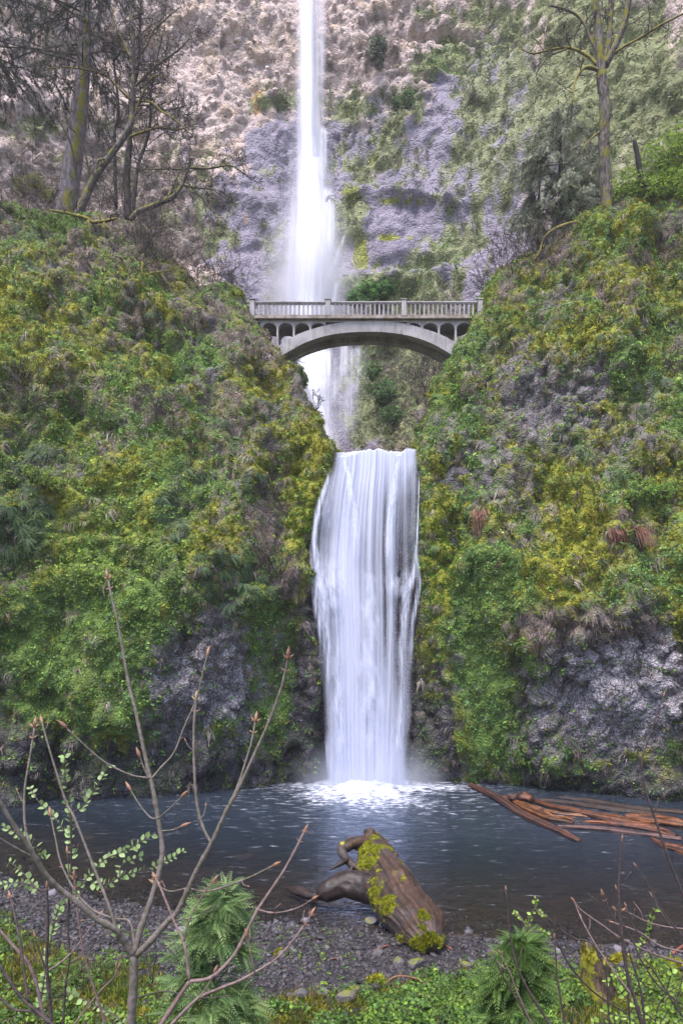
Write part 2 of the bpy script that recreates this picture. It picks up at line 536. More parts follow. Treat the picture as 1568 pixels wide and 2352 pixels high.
def make_hill(name, edge, ctrl, sign, mat, seed):
    e = np.array([P(*q) for q in edge])
    rbf = Rbf(to_xz(ctrl), 0.02)
    Z = np.linspace(-2.5, e[-1, 2], 330)
    xe = np.interp(Z, e[:, 2], e[:, 0])
    rad = np.interp(Z, [0, 20, 34, 42, 48], [1.0, 1.3, 2.0, 3.5, 5.0])
    nf, na, nb = 255, 18, 26
    X0 = 34.0 * sign
    rows = []
    for z, x1, r in zip(Z, xe, rad):
        xs = np.linspace(X0, x1 - sign * -1 * 0 - (-sign) * r, nf)
        xs = np.linspace(X0, x1 + sign * r, nf)
        ys = rbf(xs, np.full(nf, z))
        yc = ys[-1]
        a = np.linspace(0, math.pi / 2, na + 1)[1:]
        xa = x1 + sign * r - sign * r * np.sin(a)
        ya = yc + r * (1 - np.cos(a))
        yb = np.linspace(0, 1, nb + 1)[1:] ** 1.6 * 32 + ya[-1]
        xb = xa[-1] + sign * 0.06 * (yb - ya[-1])
        rows.append(np.c_[np.r_[xs, xa, xb], np.r_[ys, ya, yb], np.full(nf + na + nb, z)])
    G = np.array(rows)
    if sign > 0:
        G = G[:, ::-1]
    for it in range(2):
        N = grid_normals(G)
        if it == 0:
            p = G * np.array([1, 1, .8])
            u, v = uv_of(G)
            knob = .35 + .65 * sstep(-0.1, .25, fbm(G * .25, 2, seed + 60))
            d = 1.9 * fbm(p * .17, 3, seed) + 1.7 * fbm(p * np.array([.55, .55, .15]), 3, seed + 5) * knob
            zl = G[..., 2] * .27 + 1.3 * fbm(G * np.array([.16, .16, .1]), 3, seed + 8)
            saw = zl - np.floor(zl)
            d += 1.0 * (saw * sstep(1.0, .86, saw) - .45) * (.3 + .7 * knob) * sstep(1500, 1300, v)
            f1, f2, _ = worley(p * np.array([.62, .62, .5]) + .5 * fbm(p * .8, 2, seed + 3)[..., None], seed)
            d += .55 * (sstep(0, .5, f2 - f1) - .6) * knob
            d *= 1 - .75 * sstep(30, 0, np.minimum(abs(u - 730), abs(u - 955))) * (v > 1000)
            d *= 1 - .85 * np.clip(soft_blob(u, v, (590, 745, 90, 70)) + soft_blob(u, v, (1085, 745, 90, 70)), 0, 1)
            G = G + N * d[..., None]
        else:
            w = cover(G)
            f1, f2, rid = worley(G * 1.9, seed + 2)
            cushion = .26 * (1 - f1 ** 2) * sstep(-.1, .25, w['moss'])
            f1, f2, rid = worley(G * 2.6, seed + 4)
            rocky = sstep(-.1, .2, w['rock'])
            d = cushion + rocky * (.22 * (rid - .5) + .10 * sstep(0, .25, f2 - f1)) + .16 * fbm(G * 2.2, 3, seed + 9)
            G = G + N * d[..., None]
    G[..., 2] = np.maximum.accumulate(G[..., 2], 0) * .25 + G[..., 2] * .75
    N = grid_normals(G)
    col, w, E = hill_colour(G, N)
    a = Acc()
    a.add(G, grid_faces(*G.shape[:2]), col.reshape(-1, 3))
    o = a.obj(name, mat, attrs={'wet': w['wet'], 'lich': w['lich']})
    kind(o, 'structure', 'mossy overgrown basalt hillside beside the falls')
    return G, o


M_ROCK = mat_rock('mossy_basalt', 2.6, .75, .22)
GL, hill_l = make_hill('hillside_left', LEFT_EDGE, LEFT_CTRL, -1, M_ROCK, 100)
GR, hill_r = make_hill('hillside_right', RIGHT_EDGE, RIGHT_CTRL, 1, M_ROCK, 200)


class Surf:
    """looks up the front surface of a sheet where the photograph shows (u, v)"""
    def __init__(s, G):
        s.p = G.reshape(-1, 3)
        s.n = grid_normals(G).reshape(-1, 3)
        s.u, s.v = uv_of(s.p)
        k = s.n[:, 1] < .25
        s.p, s.n, s.u, s.v = s.p[k], s.n[k], s.u[k], s.v[k]

    def __call__(s, u, v, r=9):
        d = np.hypot(s.u - u, s.v - v)
        m = d < r
        if not m.any():
            i = int(d.argmin())
        else:
            idx = np.nonzero(m)[0]
            i = int(idx[s.p[idx, 1].argmin()])
        return s.p[i], s.n[i]


SL, SR = Surf(GL), Surf(GR)

# ---- back cliff
BACK_CTRL = [(705, -80, 93), (705, 0, 92), (705, 150, 90), (705, 300, 88), (705, 420, 86.5), (705, 520, 84), (705, 640, 81.5), (705, 800, 80), (705, 1000, 77), (705, 1150, 72),
             (400, -80, 90), (400, 0, 89), (400, 300, 86), (400, 480, 83.5), (400, 650, 79), (400, 900, 74), (0, -80, 83), (0, 0, 82), (0, 300, 79), (0, 460, 74), (0, 700, 70), (-400, 0, 62), (-400, 400, 60), (-400, 900, 58),
             (560, 100, 89.5), (560, 400, 85), (560, 620, 80.5), (850, 0, 90), (850, 200, 88), (850, 460, 85.5), (850, 490, 84), (850, 560, 82.5), (860, 640, 80), (850, 800, 79), (850, 1000, 74),
             (960, 760, 76), (960, 1000, 67), (1100, 0, 87), (1100, 300, 83), (1100, 500, 79), (1100, 640, 76), (1100, 900, 66), (1300, 0, 78), (1300, 250, 73), (1300, 480, 69), (1300, 800, 62),
             (1568, 0, 68), (1568, 250, 63), (1568, 420, 60), (1568, 800, 58), (1900, 0, 52), (1900, 400, 50), (1900, 900, 48)]
BRBF = Rbf(to_xz(BACK_CTRL), 0.05)


def back_y(x, z):
    return BRBF(x, z)


def back_pt(u, v, off=0.0):
    Y = 84.0
    for _ in range(14):
        q = P(u, v, Y)
        Y = .5 * Y + .5 * float(back_y(q[0], q[2]))
    return P(u, v, Y + off)


# cover of the back cliff: pale dry rock, wet purple rock, green growth, orange stain, bright moss
BCOV = {
    'wet': [(610, 500, 95, 210, .85), (800, 420, 110, 260, .6), (1080, 320, 170, 270, .70), (900, 590, 240, 70, .7), (1050, 190, 90, 90, .4), (640, 330, 60, 60, .5), (800, 860, 130, 160, .9), (470, 500, 60, 120, .35), (1000, 430, 130, 60, .5), (920, 740, 200, 120, .5)],
    'green': [(1370, 180, 170, 240, .35), (1450, 150, 330, 330, .42), (1100, 420, 90, 120, .2), (1120, 120, 80, 80, .15), (1010, 140, 60, 40, .8), (930, 230, 80, 50, .5), (800, 250, 60, 80, .4), (640, 235, 80, 22, .55), (1030, 575, 80, 40, .45), (900, 660, 110, 35, .95), (880, 870, 60, 120, .75), (940, 800, 110, 160, .35), (60, 290, 110, 40, .5), (230, 290, 60, 30, .3), (810, 500, 40, 50, .5), (900, 330, 60, 60, .35), (840, 400, 60, 60, .3), (520, 545, 60, 30, .35), (1080, 30, 120, 30, .35), (680, 90, 22, 40, .4), (330, 420, 180, 90, .1), (870, 960, 80, 50, .5)],
    'bright': [(825, 575, 26, 55, 1.0), (930, 462, 75, 9, .9), (1000, 125, 40, 25, .4), (800, 440, 40, 40, .5), (850, 360, 20, 20, .4), (900, 545, 50, 8, .6)],
    'orange': [(590, 235, 28, 48, .95), (850, 45, 60, 50, .35), (1000, 65, 60, 20, .4), (775, 30, 20, 60, .5), (560, 500, 20, 30, .3)],
    'brush': [(930, 880, 90, 110, .7), (860, 120, 160, 70, .3), (130, 400, 130, 70, .55), (400, 560, 130, 100, .6), (250, 420, 200, 80, .45), (920, 400, 100, 60, .3), (1000, 700, 120, 50, .4)],
}


def back_cover(p):
    u, v = uv_of(p)
    w = {}
    for i, (k, bl) in enumerate(BCOV.items()):
        s = 0.30 * fbm(p * np.array([.18, .18, .10]), 3, 300 + 7 * i) + .44 * fbm(p * np.array([.7, .7, .38]), 3, 303 + 7 * i) - {'wet': .12, 'green': .15, 'bright': .45, 'orange': .5, 'brush': .35}[k]
        for b in bl:
            s = s + b[4] * soft_blob(u, v, b)
        w[k] = s
    pale = np.clip(1.3 - v / 330 + .3 * (u < 560) - .75 * sstep(960, 1200, u), 0, 1)
    w['wet'] = w['wet'] - .45 * pale
    w['green'] = w['green'] - .12 * pale
    return w


def back_colour(p):
    w = back_cover(p)
    t = (fbm(p * .8, 3, 21) * .5 + .5)[..., None]
    _, _, rid = worley(p * .9, 23)
    r = np.clip(rid[..., None] * .7 + t * .4, 0, 1)
    c = lambda a, b, k: np.array(a) * (1 - k) + np.array(b) * k
    col = c((.33, .255, .245), (.52, .42, .40), r)
    tan = sstep(.05, .4, fbm(p * .35, 3, 29))[..., None]
    col = col * (1 - .5 * tan) + c((.36, .25, .17), (.50, .38, .27), r) * .5 * tan

    def over(base, k, a, b, lo=-.02, hi=.16):
        f = sstep(lo, hi, w[k])[..., None]
        return base * (1 - f) + c(a, b, r) * f
    col = over(col, 'wet', (.150, .130, .178), (.245, .218, .285))
    col = over(col, 'orange', (.40, .22, .10), (.58, .37, .17))
    col = over(col, 'brush', (.15, .12, .11), (.27, .22, .20))
    col = over(col, 'green', (.11, .125, .06), (.23, .24, .125), .0, .2)
    col = over(col, 'bright', (.13, .15, .01), (.26, .27, .03))
    return col, w


xs = np.linspace(-62, 54, 430)
zs = np.linspace(14, 112, 380)
XX, ZZ = np.meshgrid(xs, zs)
YY = back_y(XX, ZZ)
GB = np.stack([XX, YY, ZZ], -1)
N = grid_normals(GB)
w0 = back_cover(GB)
strat = np.sin(GB[..., 2] * .42 + 2.5 * fbm(GB * .05, 3, 71)) * .9
f1, f2, rid = worley(GB * .26 + .5 * fbm(GB * .4, 2, 72)[..., None], 73)
d = 1.8 * fbm(GB * .06, 4, 74) + strat * .55 + 1.0 * (rid - .5) * sstep(0, .25, f2 - f1) + .9 * fbm(GB * .35, 3, 75)
f1, f2, rid = worley(GB * .85, 76)
rough = 1 - .75 * sstep(0, .3, w0['wet'])
d += rough * (.7 * (rid - .5) + .3 * sstep(0, .2, f2 - f1))
f1, f2, rid = worley(GB * np.array([.55, .55, .16]) + .6 * fbm(GB * .3, 2, 78)[..., None], 79)
d += 1.0 * (rid - .5) * sstep(0, .12, f2 - f1) * (.4 + .6 * sstep(-.1, .2, fbm(GB * .08, 2, 80)))
u, v = uv_of(GB)
d += 2.0 * soft_blob(u, v, (930, 470, 110, 10)) + 1.6 * soft_blob(u, v, (930, 655, 150, 16)) + 1.2 * soft_blob(u, v, (1010, 150, 60, 12)) + 1.3 * soft_blob(u, v, (640, 240, 70, 10)) - 1.6 * soft_blob(u, v, (1040, 66, 130, 9)) - 1.2 * soft_blob(u, v, (690, 180, 90, 12)) - .8 * soft_blob(u, v, (870, 600, 120, 10))
d *= 1 - .6 * soft_blob(u, v, (705, 400, 40, 900))
GB = GB + N * d[..., None]
bcol, bw = back_colour(GB)
a = Acc()
a.add(GB, grid_faces(*GB.shape[:2]), bcol.reshape(-1, 3))
M_BACK = mat_rock('cliff_basalt', 1.3, .75, .45, .25, .95)
back = a.obj('back_cliff', M_BACK, attrs={'wet': sstep(0, .25, bw['wet']) * .6})
kind(back, 'structure', 'tall basalt cliff of the amphitheatre behind the bridge')
SB = Surf(GB)


def icos(sub=1):
    import bmesh
    bm = bmesh.new()
    bmesh.ops.create_icosphere(bm, subdivisions=sub, radius=1)
    v = np.array([q.co[:] for q in bm.verts])
    f = np.array([[q.index for q in k.verts] for k in bm.faces])
    bm.free()
    return v, f


ICO1, ICO2, ICO3 = icos(1), icos(2), icos(3)


def stone_mesh(name, mat, seed, col=None, sub=ICO2, rough=.35, flat=(1, 1, .7), cuts=7):
    v, f = sub
    rg = np.random.default_rng(seed)
    q = v.copy()
    for _ in range(cuts):                                   # chopped facets
        n = rg.normal(size=3)
        n /= np.linalg.norm(n)
        k = (.62 if cuts < 10 else .42) + .25 * rg.random()
        dd = q @ n - k
        q = q - np.where(dd > 0, dd, 0)[:, None] * n
    q = q * (1 + rough * .3 * fbm(v * 1.7 + seed, 2, seed))[:, None] * np.array(flat)
    a = Acc()
    a.add(q, f, col)
    return a.mesh(name, mat, smooth=False)


def stone_mat(name, a, b, moss=None, amt=0.0):
    t = NT(name)
    g = t.n('NewGeometry')
    oi = t.n('ObjectInfo').outputs['Random']
    n = t.noise(5, 5, g.outputs['Position'])
    c = t.mix(t.math('ADD', t.math('MULTIPLY', n, .6), t.math('MULTIPLY', oi, .5), True), a, b)
    if moss:
        nz = t.n('SeparateXYZ', {0: g.outputs['Normal']}).outputs[2]
        m = t.ramp(t.math('ADD', t.math('MULTIPLY', nz, .5), t.noise(2.5, 5, g.outputs['Position'])), .85 - amt, 1.05 - amt)
        c = t.mix(m, c, t.mix(t.noise(14, 4, g.outputs['Position']), [x * .5 for x in moss], [x * 1.4 for x in moss]))
    b_ = t.n('BsdfPrincipled', {'Base Color': c, 'Roughness': .8, 'Specular IOR Level': .3, 'Normal': t.bump(t.noise(18, 5, g.outputs['Position']), .5, .05)})
    return t.done(b_.outputs[0])


# knobbly blocks that stand proud of the pale upper cliff
M_KNOB = stone_mat('pale_pillow_basalt', (.28, .22, .21), (.54, .44, .42))
knobs = [stone_mesh('rock', M_KNOB, 500 + k, sub=ICO3, rough=.8, flat=(1, .8, .8), cuts=16) for k in range(6)]
cnt = 0
rg = np.random.default_rng(77)
while cnt < 300:
    if rg.random() < .62:
        u, v = rg.uniform(480, 690), rg.uniform(-20, 225)
    else:
        u, v = rg.uniform(745, 1010), rg.uniform(-20, 130) 
    if rg.random() < .15:
        u, v = rg.uniform(380, 560), rg.uniform(150, 420)
    p, n = SB(u, v, 6)
    s = rg.uniform(.25, .75)
    o = link('rock', knobs[cnt % 6], back)
    o.location = Vector(p - n * s * .45)
    o.scale = (s * rg.uniform(.8, 1.3), s, s * rg.uniform(.7, 1.2))
    o.rotation_euler = (rg.uniform(-.5, .5), rg.uniform(-.5, .5), rg.uniform(0, 6.28))
    cnt += 1

# ---- the rock behind the lower fall and the shelf above it
xs = np.linspace(-5.5, 8.5, 90)
prof = [(44.2, -2.6), (45.4, 0), (45.5, 6), (45.3, 11), (45.4, 16), (45.6, 19.8), (46.2, 20.9), (48, 21.3), (54, 22.0), (66, 23.0), (84, 24.0)]
pr = smooth_line(prof, 14)
G = np.stack([np.broadcast_to(xs, (len(pr), 90)), np.broadcast_to(pr[:, :1], (len(pr), 90)), np.broadcast_to(pr[:, 1:], (len(pr), 90))], -1).copy()
f1, f2, rid = worley(G * .9, 33)
nn = grid_normals(G)
G += nn * (.35 * (rid - .5) + .3 * fbm(G * .5, 3, 34))[..., None]
ci = (.02 + .05 * rid + .02 * fbm(G * 2, 2, 35))[..., None] * np.array((.95, .85, 1.0))
a = Acc()
a.add(G, grid_faces(len(pr), 90), ci.reshape(-1, 3))
shelf = a.obj('rock_shelf', M_ROCK, attrs={'wet': np.ones(G.shape[0] * 90)})
kind(shelf, 'structure', 'wet dark rock face and shelf carrying the lower fall')

# ---- ground: bank under the viewpoint, gravel beach, pool bed
def shore(x):
    return np.interp(x, [-40, -16, -12.5, -8, -4, -1, 2.7, 6, 10, 16, 40], [30, 27.5, 25.6, 23.2, 21.6, 21.2, 20.2, 19.8, 19.4, 19.2, 20])


def ground_z(x, y):
    s = y - shore(x)
    front = np.interp(y, [-400, -1, .6, 1.5, 3, 6, 10, 13, 16, 30], [6.8, 6.8, 6.4, 5.5, 4.5, 3.1, 1.65, .95, .62, .5])
    low = np.interp(s, [-6, -4, -2, 0, 1.5, 4, 9, 16, 24, 40], [.75, .55, .3, 0, -.16, -.4, -.9, -1.7, -2.4, -2.6])
    k = sstep(11, 16, y)
    z = front * (1 - k) + np.minimum(low, front + .4) * k
    z = z + (.14 * fbm(np.stack([x * .5, y * .5, 0 * x], -1), 3, 51) + .05 * fbm(np.stack([x * 2, y * 2, 0 * x], -1), 2, 52)) * sstep(0, 3, y) * np.where(s > 0, .5, 1.0)
    return z


gx = np.r_[-250, -120, -60, -40, np.linspace(-30, 30, 320), 40, 60, 120, 250]
gy = np.r_[-250, -100, -40, -15, -6, np.linspace(-2, 12, 70), np.linspace(12.1, 30, 220), np.linspace(30.5, 48, 40), 60, 90, 150, 250]
GX, GY = np.meshgrid(gx, gy)
GZ = ground_z(GX, GY)
GZ = np.where(GY > 50, -2.6, GZ)
gg = np.stack([GX, GY, GZ], -1)
s = GY - shore(GX)
green = np.interp(GX, [-14, -9, -6, -3, 0, 2, 5, 14], [-4.2, -4.5, -5.2, -6.0, -5.6, -3.6, -2.6, -2.2])
gmix = sstep(.5, -.5, s - green + 1.0 * fbm(gg * .6, 3, 53))
_, _, rid = worley(gg * 6.5, 54)
t = (fbm(gg * 1.5, 3, 55) * .5 + .5)[..., None]
grav = np.array((.030, .025, .029)) * (.45 + 1.1 * rid[..., None])
bed = np.array((.060, .042, .030)) * (.4 + 1.2 * rid[..., None])
soil = np.array((.045, .040, .018)) * (1 - t) + np.array((.11, .105, .018)) * t
bk = sstep(0, .8, s)[..., None]
gc = (grav * (1 - bk) + bed * bk) * (1 - gmix[..., None]) + soil * gmix[..., None]
a = Acc()
a.add(gg, grid_faces(*gg.shape[:2])[:, ::1], gc.reshape(-1, 3))
M_GROUND = mat_rock('gravel_and_soil', 7.0, .8, .06)
ground = a.obj('ground', M_GROUND, attrs={'wet': sstep(-2.5, 0.2, s) * .8})
kind(ground, 'structure', 'dark gravel shore, leafy bank and pool bed')
# ------------------------------------------------------------------ water
def mat_fall(name, tint=(.68, .70, .84), fine=(70, 1.1), thick=1.0, contrast=1.0):
    """aerated falling water: white scattering strands with thinner gaps through which the rock shows"""
    t = NT(name)
    uv = t.n('UVMap').outputs[0]
    d = t.n('Attribute', attribute_name='dens').outputs['Fac']
    n = t.noise(1.0, 4, t.mapped(uv, (fine[0], fine[1], 1)), .6)
    n2 = t.noise(1.0, 3, t.mapped(uv, (fine[0] * .33, fine[1] * .8, 1)), .5)
    s = t.math('ADD', t.math('MULTIPLY', t.math('SUBTRACT', n, .5), 1.5 * contrast), t.math('MULTIPLY', t.math('SUBTRACT', n2, .5), 1.3 * contrast))
    al = t.math('MULTIPLY', t.math('ADD', d, t.math('MULTIPLY', s, t.math('MULTIPLY', d, t.math('SUBTRACT', 1.25, d)))), thick, True)
    df = t.n('BsdfDiffuse', {'Color': tint + (1,)})
    tr = t.n('BsdfTranslucent', {'Color': tint + (1,)})
    m = t.n('MixShader', {0: .4, 1: df.outputs[0], 2: tr.outputs[0]})
    tp = t.n('BsdfTransparent')
    mm = t.n('MixShader', {0: al, 1: tp.outputs[0], 2: m.outputs[0]})
    return t.done(mm.outputs[0])


def sheet_obj(name, layers, mat):
    """layers: list of (grid, uv grid, density grid) joined into one water body"""
    a = Acc()
    uvs, den = [], []
    for G, UV, D in layers:
        a.add(G, grid_faces(*G.shape[:2]))
        uvs.append(UV.reshape(-1, 2))
        den.append(D.ravel())
    o = a.obj(name, mat, attrs={'dens': np.clip(np.concatenate(den), 0, 1)})
    me = o.data
    uvl = me.uv_layers.new(name='UVMap')
    li = np.empty(len(me.loops), np.int32)
    me.loops.foreach_get('vertex_index', li)
    uvl.data.foreach_set('uv', np.concatenate(uvs)[li].astype(np.float32).ravel())
    return o


# lower fall ------------------------------------------------------
VV = [1043, 1080, 1130, 1180, 1240, 1290, 1340, 1400, 1470, 1560, 1680, 1780, 1818]
UL = [766, 758, 737, 723, 712, 707, 710, 723, 732, 739, 745, 748, 742]
UR = [958, 960, 961, 961, 962, 962, 961, 957, 953, 948, 942, 938, 942]


def fall_layer(k, rows=250, cols=170):
    b = np.linspace(0, 1, rows)[:, None] * np.ones(cols)
    a_ = np.linspace(0, 1, cols)[None, :] * np.ones((rows, 1))
    v = 1043 + b * (1818 - 1043)
    v = v - (6 + 3 * k) * (1 - b) ** 3 * fbm(np.stack([a_ * 9, 0 * a_, 0 * a_ + k], -1), 3, 61) - 9 * a_ * (1 - b) ** 3
    Y = 44.5 - 1.3 * sstep(0, .9, b) - .16 * k
    ul, ur = np.interp(v, VV, UL), np.interp(v, VV, UR)
    uu = ul + (ur - ul) * a_
    # strands: long ridges that drift a little sideways while they fall
    w = .5 * a_ + .5 * (uu - 738) / 222 + .02 * fbm(np.stack([a_ * 3, b * 1.5, 0 * a_ + k], -1), 2, 62)
    q = lambda fa, fb, sd: fbm(np.stack([w * fa, b * fb, 0 * a_ + 3.1 * k], -1), 3, sd)
    s1, s2, s3 = q(7, .7, 63), q(21, 1.0, 64), q(60, 1.8, 65)
    Y = Y - .18 * s1 - .12 * s2 - .05 * s3
    # ledges where the water strikes and spreads
    hit = soft_blob(uu, v, (742, 1370, 40, 70)) + .6 * soft_blob(uu, v, (930, 1350, 45, 35)) + .5 * soft_blob(uu, v, (740, 1180, 25, 40))
    Y = Y - .55 * hit
    D = (.42 - .04 * k) + .75 * s1 + .50 * s2 + .26 * s3
    cen = 1 - abs(a_ - .47) * 2
    D = D + .28 * sstep(.45, 1, b) * cen + .34 * (1 - sstep(.02, .16, b)) + .25 * soft_blob(a_, b, (.35, .3, .15, .5)) + .62 * hit * (.45 + 1.8 * fbm(np.stack([a_ * 26, b * 34, 0 * a_ + k], -1), 3, 68)) + .30 * soft_blob(a_, b, (.45, .92, .45, .2))
    D = D - .30 * soft_blob(a_, b, (.60, .33, .10, .22)) - .36 * soft_blob(a_, b, (.86, .3, .14, .25)) - .25 * soft_blob(a_, b, (.1, .28, .12, .14)) - .28 * soft_blob(a_, b, (.8, .62, .16, .2)) - .18 * soft_blob(a_, b, (.13, .7, .08, .3))
    en = .05 * fbm(np.stack([a_ * 4, b * 9, 0 * a_ + k], -1), 3, 66)
    D = D * sstep(.0, .10 + .04 * k, a_ + en) * sstep(.0, .09 + .04 * k, 1 - a_ + en)
    D = D * (1 - .45 * sstep(.95, 1, b))
    G = np.stack([(uu - UC) * Y / F, Y, CH + (VH - v) * Y / F], -1)
    UV = np.stack([w * .9 + .31 * k, b * 2.2 + .7 * k], -1)
    # the lip: water arriving over the shelf
    m = 22
    tt = np.linspace(1, 0, m + 1)[:-1][:, None]
    top = G[0][None]
    lip = np.stack([top[..., 0] + 0 * tt, top[..., 1] + 3.6 * tt ** 1.4, top[..., 2] - .55 * tt + .25 * np.sin(tt * 3.1) ], -1)
    G = np.concatenate([lip, G])
    UV = np.concatenate([np.stack([UV[0, :, 0][None] + 0 * tt, UV[0, :, 1][None] - tt * .25], -1), UV])
    D = np.concatenate([np.broadcast_to(D[:1] * (.55 + 0 * tt), (m, cols)), D])
    return G, UV, D


M_FALL = mat_fall('falling_water', fine=(85, 1.0), contrast=.55)
def fray(pts, hw, k, dens):
    """thin broken strand at the side of the lower fall: (u, v, Y) course"""
    q = smooth_line(pts, 16)
    cols = 10
    a_ = np.linspace(-1, 1, cols)[None, :] * np.ones((len(q), 1))
    b = np.linspace(0, 1, len(q))[:, None] * np.ones(cols)
    h = np.interp(b[:, 0], np.linspace(0, 1, len(hw)), hw)[:, None]
    uu = q[:, :1] + a_ * h + 2.5 * fbm(np.stack([b * 7, 0 * b, 0 * b + k], -1), 2, 84)
    v = q[:, 1:2] + 0 * a_
    Y = q[:, 2:3] + .15 * fbm(np.stack([uu / 3, v / 40, 0 * a_ + k], -1), 2, 85)
    st = fbm(np.stack([uu / 2.2, v / 45, 0 * a_ + k], -1), 3, 86)
    D = dens * (1 + 1.5 * st) * np.exp(-(a_ / .65) ** 2) * sstep(1, .75, abs(a_)) * sstep(0, .1, b) * sstep(1, .8, b)
    G = np.stack([(uu - UC) * Y / F, Y, CH + (VH - v) * Y / F], -1)
    return G, np.stack([uu / 220, v / 350], -1), D


FRAY = [fray([(762, 1075, 43.9), (742, 1130, 43.5), (728, 1190, 43.3), (722, 1260, 43.1), (728, 1350, 42.9), (738, 1450, 42.8), (744, 1600, 42.7)], [5, 8, 9, 7, 10, 9, 7], 1, .75),
        fray([(752, 1110, 43.8), (735, 1170, 43.4), (718, 1245, 43.2), (716, 1300, 43.0), (722, 1370, 42.9), (735, 1480, 42.8)], [3, 4, 5, 7, 8, 5], 2, .7),
        fray([(724, 1235, 43.2), (730, 1300, 42.9), (742, 1380, 42.6), (752, 1480, 42.6), (756, 1620, 42.6)], [4, 9, 14, 12, 9], 3, .7),
        fray([(960, 1080, 43.9), (961, 1180, 43.5), (958, 1270, 43.3), (962, 1335, 43.0), (950, 1420, 42.8), (942, 1560, 42.7)], [2, 3, 4, 7, 6, 5], 4, .7),
        fray([(957, 1240, 43.3), (950, 1310, 43.0), (930, 1380, 42.7), (925, 1500, 42.6)], [3, 9, 14, 10], 5, .6),
        fray([(790, 1052, 44.0), (800, 1100, 43.6), (812, 1180, 43.2), (816, 1300, 42.9)], [6, 9, 12, 12], 6, .7),
        fray([(915, 1050, 44.0), (905, 1110, 43.6), (895, 1200, 43.2), (890, 1320, 42.9)], [8, 10, 12, 14], 7, .75),
        fray([(845, 1300, 42.9), (848, 1420, 42.7), (850, 1560, 42.5), (850, 1780, 42.4)], [16, 34, 42, 46], 8, .55),
        fray([(770, 1460, 42.8), (775, 1600, 42.6), (782, 1780, 42.5)], [12, 18, 22], 9, .5),
        fray([(925, 1440, 42.8), (918, 1600, 42.6), (908, 1790, 42.5)], [12, 16, 20], 10, .45)]
lower = sheet_obj('lower_waterfall', [fall_layer(k) for k in range(3)] + FRAY, M_FALL)
kind(lower, 'structure', 'silky white lower waterfall dropping into the pool')

# upper fall ------------------------------------------------------
UVV = [-90, 0, 150, 300, 400, 480, 560, 640, 700, 780, 840, 900, 950, 1010, 1060]
UCN = [704, 705, 706, 706, 708, 710, 706, 702, 700, 698, 706, 722, 738, 750, 754]
UHW = [20, 22, 25, 29, 38, 46, 52, 60, 70, 70, 54, 42, 36, 32, 30]


def upper_layer(k, hw=1.0, off=0.0, du=0.0, dens=1.0, v0=-90, v1=1060, rows=240, cols=60):
    b = np.linspace(0, 1, rows)[:, None] * np.ones(cols)
    a_ = np.linspace(-1, 1, cols)[None, :] * np.ones((rows, 1))
    v = v0 + b * (v1 - v0)
    c, h = np.interp(v, UVV, UCN), np.interp(v, UVV, UHW)
    c = c + du + 5 * fbm(np.stack([0 * a_, v / 160, 0 * a_ + k], -1), 2, 81)
    uu = c + a_ * h * hw
    Y = np.empty_like(uu)
    for j in (0, cols // 2, cols - 1):
        pass
    Yc = np.full(rows, 86.0)
    for _ in range(14):
        Yc = .5 * Yc + .5 * back_y((c[:, 0] - UC) * Yc / F, CH + (VH - v[:, 0]) * Yc / F)
    Y[:] = (Yc - 2.3 - off - 3.0 * sstep(760, 900, v[:, 0]))[:, None]
    st = fbm(np.stack([a_ * h * hw / 6 + k, v / 420, 0 * a_], -1), 3, 82)
    Y -= .3 * st
    D = dens * np.exp(-(a_ / .52) ** 2) * (1 + .55 * st) * sstep(1, .82, abs(a_))
    if k >= 2:
        D = D * (1 - .8 * sstep(730, 800, v))
    D = D * (1 - .6 * sstep(800, 980, v)) * sstep(1062, 1020, v)
    G = np.stack([(uu - UC) * Y / F, Y, CH + (VH - v) * Y / F], -1)
    UV = np.stack([a_ * h * hw / 90 + .37 * k, v / 900], -1)
    return G, UV, D


def side_strand(pts, hw, k, dens=.6, rows=60, cols=14):
    q = smooth_line(pts, 12)
    a_ = np.linspace(-1, 1, cols)[None, :] * np.ones((len(q), 1))
    b = np.linspace(0, 1, len(q))[:, None] * np.ones(cols)
    h = np.interp(b[:, 0], np.linspace(0, 1, len(hw)), hw)[:, None]
    uu = q[:, :1] + a_ * h
    v = q[:, 1:2] + 0 * a_
    Yc = np.array([back_pt(x, y)[1] for x, y in q])[:, None]
    Y = Yc - 1.9 - 3.0 * sstep(740, 860, v) + 0 * a_
    st = fbm(np.stack([uu / 3.0, v / 160, 0 * a_ + k], -1), 3, 83)
    D = dens * (1 + .9 * st) * np.exp(-(a_ / .6) ** 2) * sstep(1, .8, abs(a_)) * sstep(0, .12, b) * sstep(1, .6, b)
    G = np.stack([(uu - UC) * Y / F, Y, CH + (VH - v) * Y / F], -1)
    return G, np.stack([uu / 60, v / 300], -1), D


